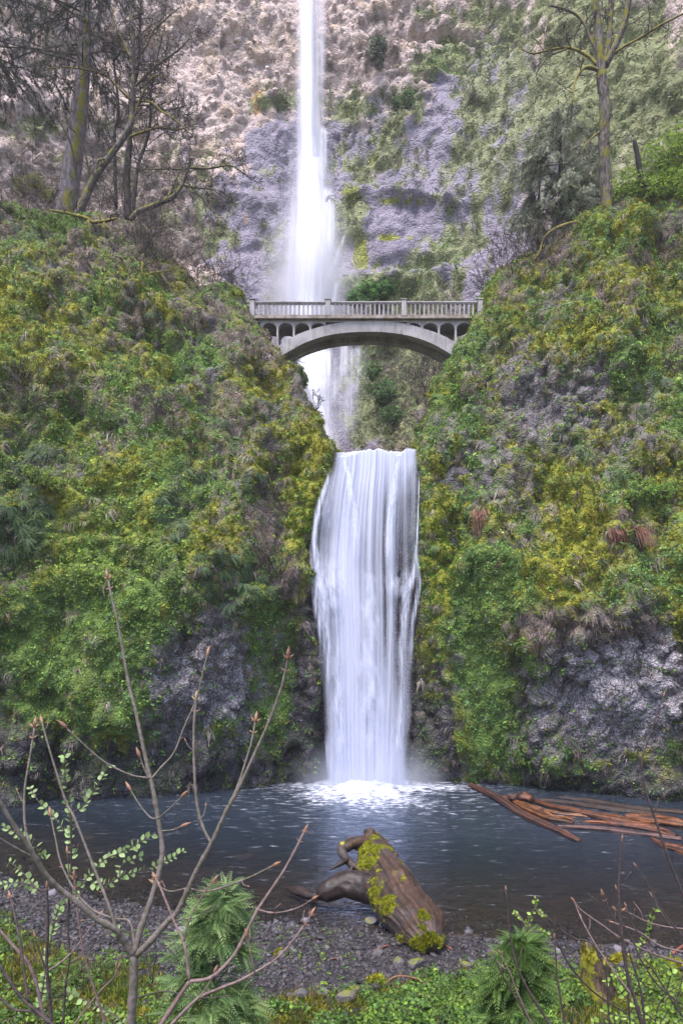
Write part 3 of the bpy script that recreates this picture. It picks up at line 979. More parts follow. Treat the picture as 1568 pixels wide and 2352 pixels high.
UPPER = [upper_layer(0, 1.0, 0.0, 0, 1.25), upper_layer(1, .62, .5, 0, 1.5), upper_layer(2, 1.7, -.5, 6, .50),
         upper_layer(3, 1.25, .9, 10, .45, 360, 1060), upper_layer(4, 2.0, -.8, 0, .22, -90, 760),
         side_strand([(742, 288), (742, 320), (741, 380), (740, 430)], [10, 12, 14, 16], 1, .75),
         side_strand([(745, 425), (752, 470), (750, 540), (748, 620)], [16, 22, 26, 24], 2, .7),
         side_strand([(795, 530), (776, 580), (755, 640), (740, 700)], [6, 9, 12, 16], 3, .32),
         side_strand([(775, 640), (765, 690), (755, 740)], [8, 14, 18], 6, .5),
         side_strand([(790, 775), (790, 830), (770, 890), (748, 960), (740, 1050)], [18, 24, 22, 20, 18], 4, .42),
         side_strand([(740, 790), (738, 860), (728, 930), (726, 1000)], [36, 44, 26, 20], 7, .8),
         side_strand([(820, 790), (812, 850), (790, 960), (775, 1050)], [26, 36, 44, 50], 5, .26),
         side_strand([(735, -90), (737, 40), (736, 130), (732, 260)], [12, 14, 14, 12], 8, .45)]
M_UPPER = mat_fall('falling_water_far', (.82, .83, .93), fine=(26, 1.6), contrast=.8)
upper = sheet_obj('upper_waterfall', UPPER, M_UPPER)
kind(upper, 'structure', 'tall thin upper waterfall against the cliff')

# pool ------------------------------------------------------------
xs = np.linspace(-30, 30, 240)
ys = np.linspace(12, 49, 200)
WX, WY = np.meshgrid(xs, ys)
FALLC = np.array([(843 - UC) * 43.5 / F, 43.2])
dx, dy = WX - FALLC[0], WY - FALLC[1]
rd = np.hypot(dx / 1.15, dy)
ang = np.arctan2(dy, dx)
depth = -ground_z(WX, WY)
wz = .05 * fbm(np.stack([WX * .9, WY * .9, 0 * WX], -1), 3, 57) * np.exp(-rd / 14) + .02 * fbm(np.stack([WX * 1.5, WY * 2.2, 0 * WX], -1), 2, 58)
wz = wz + .38 * np.exp(-(rd / 2.6) ** 2) * (1 + fbm(np.stack([WX * 1.3, WY * 1.3, 0 * WX], -1), 3, 59))
rn = fbm(np.stack([np.cos(ang) * 2.3, np.sin(ang) * 2.3, rd * .12], -1), 3, 67)
foam = 1.2 - rd / (4.9 + 4.2 * rn)
fine_f = np.exp(-rd / 11.0)
a = Acc()
a.add(np.stack([WX, WY, wz], -1), grid_faces(*WX.shape))
t = NT('pool_water')
pos = t.pos()
dp = t.n('Attribute', attribute_name='depth').outputs['Fac']
fo = t.n('Attribute', attribute_name='foam').outputs['Fac']
ne = t.n('Attribute', attribute_name='near').outputs['Fac']
tilt = t.n('Mapping', {'Vector': pos, 'Rotation': (0, 0, .35), 'Scale': (.55, 1.25, 1)}).outputs[0]
r1 = t.noise(2.2, 4, tilt, .6)
r2 = t.noise(6.5, 3, tilt, .6)
h = t.math('ADD', t.math('MULTIPLY', r1, .7), t.math('MULTIPLY', r2, .3))
nb = t.bump(h, 1.0, .13)
ab = t.n('MapRange', {0: dp, 1: 0.0, 2: 1.7, 3: .08, 4: .97}, interpolation_type='SMOOTHSTEP').outputs[0]
tp = t.n('BsdfTransparent', {'Color': (.70, .68, .66, 1)})
murk = t.n('BsdfDiffuse', {'Color': (.022, .030, .044, 1)})
body = t.n('MixShader', {0: ab, 1: tp.outputs[0], 2: murk.outputs[0]})
gl = t.n('BsdfGlossy', {'Color': (.80, .88, 1, 1), 'Roughness': .10, 'Normal': nb})
fr = t.n('Fresnel', {'IOR': 1.33, 'Normal': nb})
wat = t.n('MixShader', {0: fr.outputs[0], 1: body.outputs[0], 2: gl.outputs[0]})
fn = t.noise(2.6, 6, t.n('Mapping', {'Vector': pos, 'Rotation': (0, 0, .2), 'Scale': (.8, 1.3, 1)}).outputs[0], .65)
f_main = t.ramp(t.math('ADD', fo, t.math('MULTIPLY', t.math('SUBTRACT', fn, .5), 3.0)), .15, 1.25)
fl = t.noise(1.5, 6, t.n('Mapping', {'Vector': pos, 'Rotation': (0, 0, .38), 'Scale': (.6, 1.9, 1)}).outputs[0], .7)
f_fleck = t.math('MULTIPLY', t.ramp(t.math('ADD', fl, t.math('MULTIPLY', ne, .16)), .61, .83), t.math('ADD', .18, t.math('MULTIPLY', ne, .55)))
ff = t.math('MAXIMUM', f_main, f_fleck)
fd = t.n('BsdfDiffuse', {'Color': (.66, .68, .80, 1)})
t.done(t.n('MixShader', {0: ff, 1: wat.outputs[0], 2: fd.outputs[0]}).outputs[0])
pool = a.obj('pool_water', t.m, attrs={'depth': np.clip(depth, 0, 4), 'foam': foam, 'near': fine_f})
kind(pool, 'structure', 'dark rippled plunge pool')

# spray standing where the lower fall strikes the pool, and the mist round the upper fall
def mist(name, centre, radii, dens, col, label, pw=1.5):
    v, f = ICO3
    a = Acc()
    a.add(v, f)
    t = NT(name)
    oc = t.n('TexCoord').outputs['Object']
    ln = t.n('VectorMath', {0: oc}, operation='LENGTH').outputs['Value']
    fall = t.math('POWER', t.math('SUBTRACT', 1.0, ln, True), pw)
    nz = t.ramp(t.noise(1.6, 3, oc), .25, .75)
    dn = t.math('MULTIPLY', t.math('MULTIPLY', fall, t.math('ADD', nz, .35)), dens)
    vol = t.n('VolumePrincipled', {'Color': col + (1,), 'Density': dn, 'Anisotropy': .1})
    t.L.new(vol.outputs[0], t.out.inputs[1])
    o = a.obj(name, t.m)
    o.location = centre
    o.scale = radii
    return kind(o, 'stuff', label)


mist('mist', Vector(P(706, 660, 79)), (7.5, 3.5, 12), .45, (.93, .93, 1.0), 'pale mist drifting around the foot of the upper waterfall')
# thin damp air of the gorge
a = Acc()
box(a, -255, 255, -255, 255, -4.2, 116)
t = NT('haze')
t.L.new(t.n('VolumePrincipled', {'Color': (.93, .92, 1.0, 1), 'Density': .0003, 'Anisotropy': .0}).outputs[0], t.out.inputs[1])
kind(a.obj('haze', t.m, smooth=False), 'stuff', 'thin pale haze filling the gorge')
mist('spray', Vector(P(845, 1800, 42.9)), (5.6, 2.2, 3.4), .9, (.82, .86, 1.0), 'white spray where the lower waterfall strikes the pool')
# ------------------------------------------------------------------ concrete arch footbridge
def BZ(x, y, Y=52.0):
    return P(526.7 + x * .4079, 639.6 + y * .4079, Y)


YN, YF = 52.0, 54.3                                         # near and far faces
t = NT('weathered_concrete')
pos = t.pos()
n1 = t.noise(.9, 6, pos)
n2 = t.noise(7, 5, pos)
st = t.noise(3.0, 5, t.mapped(pos, (1.5, 1.5, .18)))
c = t.mix(t.ramp(n1, .35, .7), (.33, .305, .32), (.21, .19, .20))
c = t.mix(t.math('MULTIPLY', t.ramp(st, .5, .72), .6), c, (.12, .10, .09))
c = t.mix(t.math('MULTIPLY', t.ramp(n2, .55, .75), .25), c, (.38, .355, .365))
t.done(t.n('BsdfPrincipled', {'Base Color': c, 'Roughness': .85, 'Normal': t.bump(n2, .35, .03)}).outputs[0])
M_CONC = t.m
M_CONC_D = mat_plain('mossy_concrete', (.16, .13, .10), .9, .5, 3.0, .5, .03, rgb2=(.27, .23, .22))

zr = BZ(0, 133)[2]                                           # top of the handrail
zd = BZ(0, 217)[2]                                           # top of the kerb
x_l, x_r = BZ(60, 0)[0], BZ(1560, 0)[0]
bridge = thing('footbridge', (BZ(760, 0)[0], 53.1, zd), 'grey concrete arch footbridge with balustrade spanning the gorge', 'bridge')


def bevel_box(name, x0, x1, y0, y1, z0, z1, mat, b=.025):
    import bmesh
    bm = bmesh.new()
    bmesh.ops.create_cube(bm, size=1)
    for q in bm.verts:
        q.co = Vector(((x0 + x1) / 2 + q.co.x * (x1 - x0), (y0 + y1) / 2 + q.co.y * (y1 - y0), (z0 + z1) / 2 + q.co.z * (z1 - z0)))
    bmesh.ops.bevel(bm, geom=bm.edges[:], offset=b, segments=1, affect='EDGES')
    me = bpy.data.meshes.new(name)
    bm.to_mesh(me)
    bm.free()
    me.materials.append(mat)
    return me


link('deck', bevel_box('deck', x_l, x_r, YN - .22, YF + .22, zd - .20, zd - .02, M_CONC_D, .03), bridge)
link('deck_beam', bevel_box('deck_beam', x_l, x_r, YN + .05, YF - .05, zd - .34, zd - .203, M_CONC, .02), bridge)
posts = [130, 555, 982, 1409]
for si, (ya, yb) in enumerate(((YN - .16, YN + .10), (YF - .10, YF + .16))):
    ym = (ya + yb) / 2
    for k, xp in enumerate(posts):
        xc = BZ(xp, 0)[0]
        po = link('post', bevel_box('post', xc - .19, xc + .19, ya - .08, yb + .08, zd - .018, zr + .10, M_CONC, .03), bridge)
        link('post_cap', bevel_box('post_cap', xc - .24, xc + .24, ya - .13, yb + .13, zr + .102, zr + .17, M_CONC, .02), po)
    spans = [(60, 130)] + list(zip(posts[:-1], posts[1:])) + [(1409, 1560)]
    bal = None
    for xa, xb in spans:
        wa, wb = BZ(xa, 0)[0] + .19, BZ(xb, 0)[0] - .19
        link('handrail', bevel_box('handrail', wa, wb, ya - .03, yb + .03, zr - .12, zr, M_CONC, .03), bridge)
        link('bottom_rail', bevel_box('bottom_rail', wa, wb, ya, yb, zd - .018, zd + .12, M_CONC_D, .02), bridge)
        # arched heads between the balusters
        n = max(2, int(round((wb - wa) / .34)))
        step = (wb - wa) / n
        if n > 3:
            for q in range(n):
                a = Acc()
                x0, x1 = wa + q * step + .06, wa + (q + 1) * step - .06
                th = np.linspace(math.pi, 0, 9)
                r = (x1 - x0) / 2
                top = zr - .121
                bot = zr - .30
                ax = (x0 + x1) / 2 + r * np.cos(th)
                az = bot + np.sin(th) * .145
                for yy in (ya + .03, yb - .03):
                    v = np.vstack([np.c_[ax, np.full(9, yy), az], np.c_[ax, np.full(9, yy), np.full(9, top)]])
                    f = [(i, i + 1, i + 10, i + 9) if yy < ym else (i + 1, i, i + 9, i + 10) for i in range(8)]
                    a.add(v, f)
                v = np.vstack([np.c_[ax, np.full(9, ya + .03), az], np.c_[ax, np.full(9, yb - .03), az]])
                a.add(v, [(i, i + 9, i + 10, i + 1) for i in range(8)])
                a.obj('arched_head', M_CONC, bridge, smooth=False)
            if bal is None:
                bal = bevel_box('baluster', -.06, .06, -.085, .085, 0, zr - .122 - (zd + .122), M_CONC, .015)
            for q in range(1, n):
                o = link('baluster', bal, bridge)
                o.location = (wa + q * step, ym, zd + .121)

# arch ribs
LS, CR, RS = BZ(262, 400), BZ(765, 238), BZ(1278, 372)
ex = [BZ(*q)[[0, 2]] for q in ((215, 440), (265, 388), (330, 340), (420, 298), (540, 262), (650, 243), (765, 237), (880, 240), (1000, 255), (1100, 282), (1190, 314), (1275, 360), (1330, 400))]
it = [BZ(*q)[[0, 2]] for q in ((240, 480), (290, 436), (350, 400), (430, 358), (540, 322), (650, 304), (765, 298), (880, 301), (1000, 318), (1100, 348), (1180, 385), (1255, 432), (1300, 470))]
ex, it = smooth_line(ex, 5), smooth_line(it, 5)
for y0, y1 in ((YN + .02, YN + .62), (YF - .62, YF - .02)):
    n = len(ex)
    v = np.vstack([np.c_[ex[:, 0], np.full(n, y0), ex[:, 1]], np.c_[it[:, 0], np.full(n, y0), it[:, 1]], np.c_[it[:, 0], np.full(n, y1), it[:, 1]], np.c_[ex[:, 0], np.full(n, y1), ex[:, 1]]])
    f = []
    for i in range(n - 1):
        for k in range(4):
            kk = (k + 1) % 4
            f.append((k * n + i, kk * n + i, kk * n + i + 1, k * n + i + 1))
    a = Acc()
    a.add(v, f)
    a.obj('arch_rib', M_CONC, bridge, smooth=False)
mid = (ex * .55 + it * .45)
n = len(mid)
y0, y1 = YN + .62, YF - .62
a = Acc()
v = np.vstack([np.c_[mid[:, 0], np.full(n, y0), mid[:, 1] + .1], np.c_[mid[:, 0], np.full(n, y1), mid[:, 1] + .1], np.c_[mid[:, 0], np.full(n, y1), mid[:, 1] - .12], np.c_[mid[:, 0], np.full(n, y0), mid[:, 1] - .12]])
a.add(v, [(k * n + i, k * n + i + 1, ((k + 1) % 4) * n + i + 1, ((k + 1) % 4) * n + i) for i in range(n - 1) for k in range(4)])
a.obj('arch_slab', M_CONC, bridge, smooth=False)

# spandrel columns and the small arches between them
ztop = zd - .342
exz = lambda x: np.interp(x, ex[:, 0], ex[:, 1])
colx = [BZ(q, 0)[0] for q in (178, 270, 362, 455)], [BZ(q, 0)[0] for q in (1085, 1180, 1275, 1368)]
for y0, y1 in ((YN + .06, YN + .50), (YF - .50, YF - .06)):
    for xsn in colx:
        for x in xsn:
            zb = max(exz(x - .0) - .25, ztop - 3.2) if ex[0, 0] < x < ex[-1, 0] else ztop - 3.0
            if zb < ztop - .15:
                link('column', bevel_box('column', x - .075, x + .075, y0, y1, zb, ztop - .002, M_CONC, .015), bridge)
    for xsn in (colx[0] + [BZ(548, 0)[0]], [BZ(992, 0)[0]] + colx[1]):
        for xa, xb in zip(xsn[:-1], xsn[1:]):
            a = Acc()
            th = np.linspace(math.pi, 0, 13)
            r = (xb - xa) / 2 - .077
            ax = (xa + xb) / 2 + r * np.cos(th)
            az = ztop - .46 + .40 * np.sin(th)
            for yy in (y0 + .004, y1 - .004):
                v = np.vstack([np.c_[ax, np.full(13, yy), az], np.c_[ax, np.full(13, yy), np.full(13, ztop - .003)]])
                a.add(v, [(i, i + 1, i + 14, i + 13) if yy < (y0 + y1) / 2 else (i + 1, i, i + 13, i + 14) for i in range(12)])
            v = np.vstack([np.c_[ax, np.full(13, y0 + .004), az], np.c_[ax, np.full(13, y1 - .004), az]])
            a.add(v, [(i, i + 13, i + 14, i + 1) for i in range(12)])
            a.obj('spandrel_arch', M_CONC, bridge, smooth=False)
# ------------------------------------------------------------------ plant cover of the hill masses and the cliff
def leaf_clump(rg, n=8, spread=.2, size=.12, lift=.10, tilt=.6):
    """n folded leaves spread over a small patch, local z points away from the ground"""
    V, Fc = [], []
    for i in range(n):
        a = rg.uniform(0, 6.283)
        r = spread * math.sqrt(rg.random())
        p = np.array([r * math.cos(a), r * math.sin(a), lift * rg.random()])
        z = np.array([rg.normal() * tilt, rg.normal() * tilt, 1.0])
        z /= np.linalg.norm(z)
        d = np.cross(z, rg.normal(size=3))
        d /= np.linalg.norm(d)
        s = np.cross(z, d)
        L = size * rg.uniform(.7, 1.3)
        W = L * rg.uniform(.6, .95)
        V += [p - d * L / 2, p + s * W / 2 + z * L * .12, p + d * L / 2, p - s * W / 2 + z * L * .12]
        Fc.append((4 * i, 4 * i + 1, 4 * i + 2, 4 * i + 3))
    return np.array(V), np.array(Fc), 4


def tuft(rg, n=12, h=.16, spread=.12, w=.03, lean=.5):
    V, Fc = [], []
    for i in range(n):
        p = np.array([rg.normal() * spread * .6, rg.normal() * spread * .6, -.02])
        d = np.array([rg.normal() * lean, rg.normal() * lean, 1.0])
        d = d / np.linalg.norm(d) * h * rg.uniform(.6, 1.3)
        s = np.cross(d, rg.normal(size=3))
        s = s / np.linalg.norm(s) * w
        V += [p - s, p + s, p + d]
        Fc.append((3 * i, 3 * i + 1, 3 * i + 2))
    return np.array(V), np.array(Fc), 3


def strands(rg, n=9, L=.7, w=.016):
    """dead grass and roots hanging down: local y is downhill"""
    V, Fc = [], []
    k = 0
    for i in range(n):
        p = np.array([rg.normal() * .16, rg.normal() * .08, .02])
        l = L * rg.uniform(.4, 1.2)
        out = rg.uniform(.03, .2)
        sx = rg.normal() * .12
        q = [p, p + np.array([sx * .4, l * .35, out]), p + np.array([sx, l, out * .5])]
        ww = w * rg.uniform(.6, 1.4)
        for j, pt in enumerate(q):
            s = np.array([ww * (1 - j * .4), 0, 0])
            V += [pt - s, pt + s]
        Fc += [(k, k + 1, k + 3, k + 2), (k + 2, k + 3, k + 5, k + 4)]
        k += 6
    return np.array(V), np.array(Fc), 6


def fern(rg, n=9, L=.8, pairs=8, droop=.9):
    """rosette of arching fronds with paired leaflets: local y is downhill, z away from the wall"""
    V, Fc = [], []
    k = 0
    for i in range(n):
        a = rg.uniform(-1.9, 1.9)
        l = L * rg.uniform(.65, 1.15)
        d0 = np.array([math.sin(a), math.cos(a) * .9, .55])
        d0 /= np.linalg.norm(d0)
        pts = []
        for t in np.linspace(0, 1, pairs + 1):
            pts.append(d0 * l * t + np.array([0, .55 * droop * l * t * t, -.28 * droop * l * t * t]))
        pts = np.array(pts)
        for j in range(pairs):
            t = (j + .5) / pairs
            w = l * .105 * (math.sin(math.pi * min(1, .18 + .82 * (1 - t))) * .9 + .08)
            ax = pts[j + 1] - pts[j]
            ax /= np.linalg.norm(ax)
            s = np.cross(ax, np.array([0, -.3, 1.0]))
            s /= np.linalg.norm(s)
            b = pts[j]
            st = l / pairs
            for sg in (-1, 1):
                V += [b, b + sg * s * w + ax * w * .5 - np.array([0, 0, w * .25]), b + ax * st * .95]
                Fc.append((k, k + 1, k + 2))
                k += 3
    return np.array(V), np.array(Fc), 6 * pairs


def frames(Nn, rg, spin=True, jit=.0):
    g = np.array([0, 0, -1.0])
    y = g - Nn * (Nn @ g)[:, None]
    y += 1e-4
    y /= np.linalg.norm(y, axis=1, keepdims=True)
    x = np.cross(y, Nn)
    a = rg.uniform(0, 6.283, len(Nn)) if spin else rg.normal(size=len(Nn)) * jit
    c, s = np.cos(a)[:, None], np.sin(a)[:, None]
    return x * c + y * s, -x * s + y * c, Nn


def scatter(acc, tmpl, pts, nrm, scl, cols, rg, spin=True, jit=.2, leafvar=.25):
    """places a random template at every point, all in one numpy pass per template"""
    if not len(pts):
        return
    X, Y_, Zn = frames(nrm, rg, spin, jit)
    pick = rg.integers(0, len(tmpl), len(pts))
    for i, (V, Fc, per) in enumerate(tmpl):
        m = np.nonzero(pick == i)[0]
        if not len(m):
            continue
        W = pts[m][:, None] + scl[m][:, None, None] * (V[None, :, 0:1] * X[m][:, None] + V[None, :, 1:2] * Y_[m][:, None] + V[None, :, 2:3] * Zn[m][:, None])
        nv = len(V)
        nl = -(-nv // per)
        lv = 1 + leafvar * rg.normal(size=(len(m), nl))
        lv = np.repeat(np.clip(lv, .45, 1.7), per, axis=1)[:, :nv]
        C = cols[m][:, None, :] * lv[..., None]
        f = (Fc[None] + (np.arange(len(m)) * nv)[:, None, None]).reshape(-1, Fc.shape[1])
        acc.add(W.reshape(-1, 3), f, np.clip(C.reshape(-1, 3), 0, 1))


def sample(G, n, rg, ok=None):
    """random points on a sheet, weighted by area; returns points and normals"""
    a, b, c, d = G[:-1, :-1], G[:-1, 1:], G[1:, 1:], G[1:, :-1]
    cr = np.cross(c - a, d - b)
    ar = np.linalg.norm(cr, axis=-1) / 2
    nn = cr / np.maximum(ar[..., None] * 2, 1e-9)
    u, v = uv_of((a + c) / 2)
    vis = (u > -70) & (u < 1640) & (v > -60) & (v < 1900)
    mid = (a + c) / 2
    view = mid - np.array([0, 0, CH])
    view /= np.linalg.norm(view, axis=-1, keepdims=True)
    vis &= ((nn * view).sum(-1) < .45)
    if ok is not None:
        vis &= ok
    w = (ar * vis).ravel()
    idx = rg.choice(len(w), n, p=w / w.sum())
    s, t = rg.random((2, n, 1))
    A, B, C_, D_ = (q.reshape(-1, 3)[idx] for q in (a, b, c, d))
    pt = (A * (1 - s) + B * s) * (1 - t) + (D_ * (1 - s) + C_ * s) * t
    return pt, nn.reshape(-1, 3)[idx], float(w.sum())


rgt = np.random.default_rng(5)
T_LEAF = [leaf_clump(rgt, 8, .20, .125) for _ in range(8)]
T_SMALL = [leaf_clump(rgt, 10, .17, .075, .08) for _ in range(6)]
T_TUFT = [tuft(rgt) for _ in range(6)]
T_HANG = [strands(rgt) for _ in range(6)]
T_FERN = [fern(rgt, rgt.integers(7, 11)) for _ in range(6)]
M_LEAF = mat_leaf('leaves', .4)
M_MOSS = mat_leaf('moss_fibres', .15, .1)
M_DRY = mat_leaf('dead_stalks', .1, .1)
M_FERN = mat_leaf('fern_fronds', .25)

A_LEAF, A_MOSS, A_DRY, A_FERN = Acc(), Acc(), Acc(), Acc()
palette = {
    'leaf': [(.14, .265, .050), (.18, .31, .055), (.11, .22, .05), (.24, .35, .075), (.07, .135, .038), (.13, .235, .095)],
    'moss': [(.22, .22, .03), (.30, .29, .035), (.14, .17, .025), (.26, .225, .03), (.19, .23, .03)],
    'fern': [(.050, .085, .038), (.065, .110, .045), (.085, .13, .055), (.045, .075, .040)],
    'dry': [(.17, .14, .13), (.24, .20, .18), (.12, .09, .085), (.19, .14, .125), (.15, .13, .14)]}
palette = {k: np.array(v) for k, v in palette.items()}


def tint(k, n, rg, v=.22):
    c = palette[k][rg.integers(0, len(palette[k]), n)]
    return c * np.clip(1 + v * rg.normal(size=(n, 1)), .5, 1.7)


for gi, G in enumerate((GL, GR)):
    rg = np.random.default_rng(60 + gi)
    pt, nn, area = sample(G, 66000, rg)
    col, w, E = hill_colour(pt, nn)
    # shaggy growth: clusters lift the clumps off the wall into bushes
    lump = np.clip(fbm(pt * .55, 2, 401) * 1.6 + fbm(pt * 1.5, 2, 402), 0, 1.2)
    r = rg.random(len(pt))
    cum = np.cumsum(E, -1)
    kindi = (r[:, None] > cum).sum(-1).clip(0, 4)
    up = np.array([0, 0, 1.0])
    n2 = nn + up * .45
    n2 /= np.linalg.norm(n2, axis=1, keepdims=True)
    u, v = uv_of(pt)
    # leaves
    m = (kindi == 0) | ((kindi == 4) & (rg.random(len(pt)) < .07)) | ((kindi == 1) & (rg.random(len(pt)) < .10))
    hue = (fbm(pt * .3, 2, 410) * .5 + .5)[:, None]
    c = tint('leaf', len(pt), rg) * (1 - .25 * hue) + np.array((.10, .12, .05)) * .25 * hue
    warm = np.clip(soft_blob(u, v, (220, 1230, 190, 130)) + soft_blob(u, v, (120, 1060, 160, 60)), 0, 1)[:, None]
    c = c * (1 + warm * np.array((.35, .12, -.2)))
    c = c * (1 + .35 * sstep(.75, 1.0, rg.random((len(pt), 1))))
    off = nn * (lump * .30 * rg.random(len(pt)))[:, None]
    mm = m & (rg.random(len(pt)) < .72)
    scatter(A_LEAF, T_LEAF, (pt + off)[mm], n2[mm], rg.uniform(.65, 1.35, mm.sum()), c[mm], rg)
    mm = m & ~mm
    scatter(A_LEAF, T_SMALL, (pt + off)[mm], n2[mm], rg.uniform(.7, 1.4, mm.sum()), c[mm] * .95, rg)
    # moss
    m = (kindi == 1) | ((kindi == 0) & (rg.random(len(pt)) < .12))
    c = tint('moss', len(pt), rg, .28)
    vivid = np.clip(soft_blob(u, v, (250, 1250, 160, 140)) + soft_blob(u, v, (1010, 1290, 50, 120)) + soft_blob(u, v, (700, 1190, 50, 120)) + soft_blob(u, v, (1000, 1560, 60, 240)), 0, 1)[:, None]
    c = c * (1 - vivid * np.array((.38, .0, .1)))
    scatter(A_MOSS, T_TUFT, pt[m], n2[m], rg.uniform(.7, 1.5, m.sum()), c[m], rg)
    # dead grass
    m = ((kindi == 3) & (rg.random(len(pt)) < .55)) | ((kindi == 4) & (rg.random(len(pt)) < .05)) | ((kindi == 1) & (rg.random(len(pt)) < .05))
    scatter(A_DRY, T_HANG, pt[m], nn[m], rg.uniform(.5, 1.15, m.sum()), tint('dry', m.sum(), rg, .3), rg, spin=False, jit=.35)
    # small ferns
    m = ((kindi == 2) & (rg.random(len(pt)) < .10)) | ((kindi == 0) & (rg.random(len(pt)) < .006))
    scatter(A_FERN, T_FERN, pt[m], nn[m], rg.uniform(.4, .8, m.sum()), tint('fern', m.sum(), rg), rg, spin=False, jit=.4, leafvar=.12)
    m = (kindi == 2) & (rg.random(len(pt)) < .6)
    scatter(A_LEAF, T_SMALL, pt[m], n2[m], rg.uniform(.8, 1.4, m.sum()), tint('fern', m.sum(), rg), rg)

kind(A_LEAF.obj('leafy_ground_cover', M_LEAF, smooth=False), 'stuff', 'small bright green leaves carpeting both hillsides')
kind(A_MOSS.obj('moss_cover', M_MOSS, smooth=False), 'stuff', 'yellow green moss fuzz over both hillsides')
kind(A_DRY.obj('dry_grass', M_DRY, smooth=False), 'stuff', 'grey brown dead grass and roots hanging on both hillsides')
kind(A_FERN.obj('fern_cover', M_FERN, smooth=False), 'stuff', 'small ferns growing scattered over both hillsides')

# cover of the back cliff
rg = np.random.default_rng(63)
pt, nn, area = sample(GB, 60000, rg)
bc, bw_ = back_colour(pt)
u, v = uv_of(pt)
T_FAR = [leaf_clump(rgt, 5, .34, .30, .2, .8) for _ in range(6)]
n2 = nn + np.array([0, 0, .6])
n2 /= np.linalg.norm(n2, axis=1, keepdims=True)
A_CL = Acc()
g = bw_['green'] + .25 * fbm(pt * 1.3, 2, 420)
far_c = np.array([(.13, .16, .065), (.175, .21, .085), (.21, .23, .105), (.11, .14, .07)])
m = (g > .08) & (rg.random(len(pt)) < np.where(u > 1180, .2, .5))
vivid = np.clip(soft_blob(u, v, (880, 660, 110, 40)) + soft_blob(u, v, (880, 870, 60, 130)) + soft_blob(u, v, (1010, 150, 60, 50)) + soft_blob(u, v, (1030, 575, 80, 40)), 0, 1)
c = far_c[rg.integers(0, 4, len(pt))] * np.clip(1 + .25 * rg.normal(size=(len(pt), 1)), .5, 1.6) * (1 + vivid[:, None] * np.array((.0, .35, -.1)))
scatter(A_CL, T_FAR, (pt + nn * .3 * rg.random((len(pt), 1)))[m], n2[m], rg.uniform(.5, 1.2, m.sum()), c[m], rg)
m = (bw_['bright'] > .05) & (rg.random(len(pt)) < .6)
scatter(A_CL, T_FAR, pt[m], n2[m], rg.uniform(.3, .6, m.sum()), np.array((.20, .22, .025)) * np.clip(1 + .25 * rg.normal(size=(m.sum(), 1)), .5, 1.6), rg)
m = (g < .08) & (g > -.12) & (rg.random(len(pt)) < .10)
scatter(A_CL, T_FAR, pt[m], n2[m], rg.uniform(.3, .8, m.sum()), c[m] * .9, rg)
kind(A_CL.obj('cliff_plants', M_LEAF, smooth=False), 'stuff', 'pale green plants clinging to ledges of the back cliff')
A_CB = Acc()
m = ((bw_['brush'] > .0) & (rg.random(len(pt)) < .45)) | ((v > 700) & (u > 840) & (rg.random(len(pt)) < .2))
T_BRUSH = [tuft(rgt, 12, .8, .3, .022, .8) for _ in range(5)]
scatter(A_CB, T_BRUSH, pt[m], n2[m], rg.uniform(.6, 1.3, m.sum()), np.array((.22, .18, .165)) * np.clip(1 + .3 * rg.normal(size=(m.sum(), 1)), .5, 1.6), rg)
kind(A_CB.obj('cliff_brush', M_DRY, smooth=False), 'stuff', 'grey leafless brush clinging to the back cliff')

# sword ferns large enough to pick out one by one
fern_spots = {
    'drooping dark green sword fern in the cluster at the left frame edge': [(20, 1160, 1.3), (55, 1150, 1.2), (90, 1165, 1.1), (15, 1200, 1.4), (50, 1205, 1.4), (85, 1200, 1.2), (20, 1250, 1.3), (58, 1255, 1.2), (30, 1290, 1.0)],
    'blue green sword fern in the tall patch on the left bulge': [(375, 1140, 1.1), (405, 1150, 1.2), (385, 1185, 1.3), (415, 1195, 1.1), (395, 1225, 1.1)],
    'hanging fern on the rim above the lichened left rock': [(500, 1255, 1.1), (535, 1270, 1.2), (570, 1290, 1.2), (600, 1320, 1.1), (520, 1315, 1.2), (555, 1345, 1.2), (590, 1370, 1.1), (625, 1350, 1.0), (470, 1300, .9), (480, 1380, .9), (530, 1390, 1.0)],
    'dark fern on the upper left slope beside the twig thicket': [(75, 1035, 1.2), (110, 1040, 1.2), (145, 1045, 1.1), (30, 520, 1.0), (70, 545, 1.1), (110, 580, 1.1), (50, 590, 1.0)],
    'bright fern tucked under the ledge right of the fall': [(1110, 1290, .8), (1160, 1300, .9), (1000, 1245, .9), (1045, 1265, .8)],
    'fern on the mossy right hand shelf': [(1440, 1330, 1.1), (1490, 1320, .9), (1400, 1250, .9), (1490, 1265, 1.0), (1350, 1380, .8)],
    'fern hanging on the right hand cliff face': [(1330, 1020, .9), (1440, 920, 1.0), (1270, 720, 1.0), (1380, 760, 1.0), (1500, 860, 1.0), (1180, 760, .9), (1430, 1080, .9)],
    'fern sprouting from the left cliff face above the fall': [(430, 830, 1.0), (520, 960, 1.0), (600, 1090, 1.0), (360, 720, 1.0), (300, 690, .9), (620, 900, .8), (460, 760, 1.0)]}
rg = np.random.default_rng(71)
fmeshes = {}
